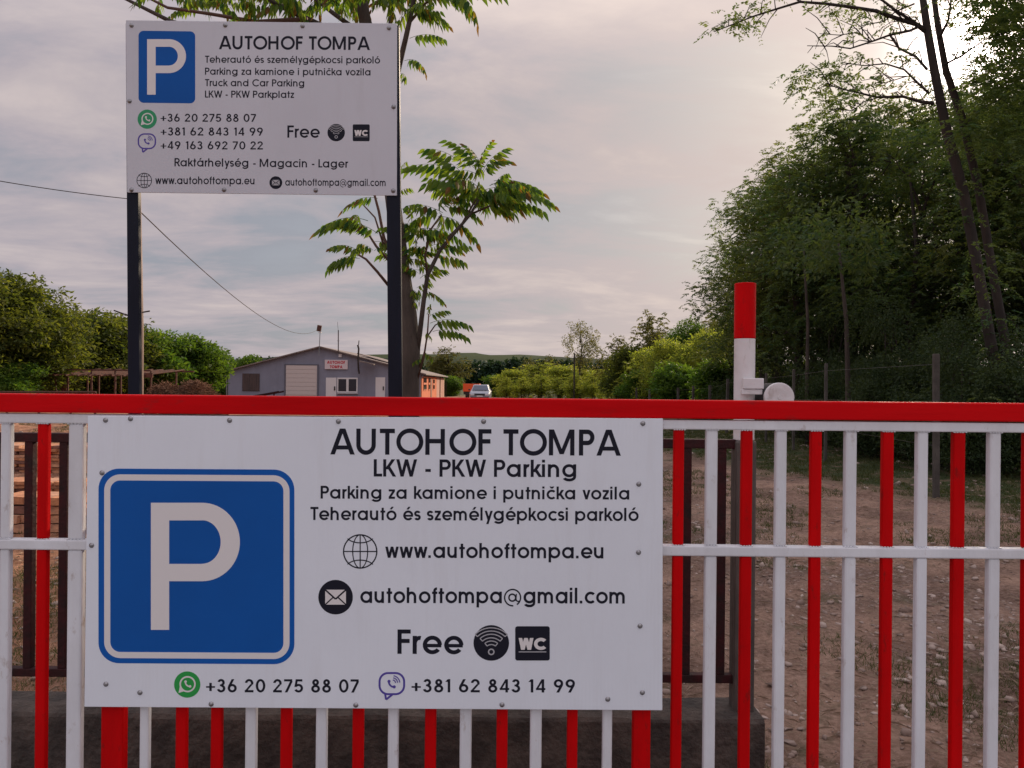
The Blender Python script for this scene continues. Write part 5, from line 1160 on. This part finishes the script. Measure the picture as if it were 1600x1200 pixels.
# ------------------------------------------------------------------ ground clutter: stones, weeds, straw
def scatter():
    g = np.random.default_rng(12)
    ico = []; t = (1+5**.5)/2
    V0 = np.array([(-1, t, 0), (1, t, 0), (-1, -t, 0), (1, -t, 0), (0, -1, t), (0, 1, t), (0, -1, -t), (0, 1, -t), (t, 0, -1), (t, 0, 1), (-t, 0, -1), (-t, 0, 1)])/1.9
    F0 = np.array([(0, 11, 5), (0, 5, 1), (0, 1, 7), (0, 7, 10), (0, 10, 11), (1, 5, 9), (5, 11, 4), (11, 10, 2), (10, 7, 6), (7, 1, 8), (3, 9, 4), (3, 4, 2), (3, 2, 6), (3, 6, 8), (3, 8, 9), (4, 9, 5), (2, 4, 11), (6, 2, 10), (8, 6, 7), (9, 8, 1)])
    n = 30000; y = 2.9+g.random(n)**1.5*19; x = (g.random(n)*1.5-.70)*y
    line = np.abs(x+.42*y-5.3); keep = g.random(n) < np.clip(.28+np.exp(-line*1.3)*1.0, 0, 1); x, y = x[keep], y[keep]; n = len(x)
    s = (.004+.021*g.random(n)**5)*(1+.05*y); z = ground_h(x, y)
    sc = s[:, None]*np.stack([g.uniform(.7, 1.4, n), g.uniform(.7, 1.4, n), g.uniform(.35, .8, n)], -1)
    jit = 1+.38*g.normal(size=(n, 12, 1)); v = V0[None]*jit*sc[:, None, :]; a = g.uniform(0, 6.28, n); c, s_ = np.cos(a)[:, None], np.sin(a)[:, None]
    vx = v[..., 0]*c-v[..., 1]*s_; vy = v[..., 0]*s_+v[..., 1]*c
    v = np.stack([vx+x[:, None], vy+y[:, None], v[..., 2]+(z+s*.15)[:, None]], -1).reshape(-1, 3)
    f = (F0[None]+(np.arange(n)*12)[:, None, None]).reshape(-1, 3)
    m = mat('rubble_stone', (0.42, 0.335, 0.29), .95, c2=(0.17, 0.115, 0.09), vscale=2.3, detail=2)
    o = bpy.data.objects.new('rubble', np_mesh('rubble', v, f, m)); col.objects.link(o); tag(o, 'small stones and rubble scattered over the dirt behind the gate', 'stones', kind='stuff')
    # grass blades
    n = 80000; y = 2.9+g.random(n)**1.25*24; x = (g.random(n)*1.55-.72)*y
    dens = fbm(x*.9, y*.9, 4, 90); bank = (x+.33*y > 9.2+1.5*dens) & (x > 2.5); left = (x < -1.6) & (y < 7.5)
    keep = ((dens > .07) & (g.random(n) < .55)) | (bank & (dens > -.08)) | (left & (dens > -.02) & (g.random(n) < .6)); x, y = x[keep], y[keep]
    k = 6; x = np.repeat(x, k)+g.normal(size=len(x)*k)*.025; y = np.repeat(y, k)+g.normal(size=len(y)*k)*.025; n = len(x); z = ground_h(x, y)-.005
    h = g.uniform(.012, .045, n)*(1+.05*y); a = g.uniform(0, 6.28, n); wd = .0013*(1+.22*y); lx = g.normal(size=n)*.6*h; ly = g.normal(size=n)*.6*h
    p = np.stack([x, y, z], -1); side = np.stack([np.cos(a)*wd, np.sin(a)*wd, np.zeros(n)], -1)
    v = np.stack([p-side, p+side, p+np.stack([lx, ly, h], -1)], 1).reshape(-1, 3); f = np.arange(n*3).reshape(-1, 3)
    o = bpy.data.objects.new('grass', np_mesh('grass', v, f, leafmat('weed_blade', (0.04, 0.060, 0.020), (0.10, 0.105, 0.045), .3), False, np.repeat(g.random(n), 3))); col.objects.link(o); tag(o, 'short weeds and grass growing in patches on the dirt', 'grass', kind='stuff')
    # dry straw lying about
    n = 9000; y = 2.9+g.random(n)**1.4*9; x = (g.random(n)*1.5-.70)*y; z = ground_h(x, y)+.008; a = g.uniform(0, 6.28, n); l = g.uniform(.03, .12, n); d = np.stack([np.cos(a)*l, np.sin(a)*l, g.normal(size=n)*.012], -1); s2 = np.stack([-np.sin(a), np.cos(a), np.zeros(n)], -1)*.0016
    p = np.stack([x, y, z], -1); v = np.stack([p-s2, p+d*.5+np.array([0, 0, .01]), p+d, p+s2], 1).reshape(-1, 3)
    o = bpy.data.objects.new('straw', np_mesh('straw', v, np.arange(n*4).reshape(-1, 4), mat('dry_straw', (0.32, 0.235, 0.17), .9))); col.objects.link(o); tag(o, 'dry straw and stalks lying on the dirt', 'straw', kind='stuff')
scatter()
print('objects', len(bpy.data.objects), 'tris', sum(len(o.data.polygons) for o in bpy.data.objects if o.type == 'MESH'))
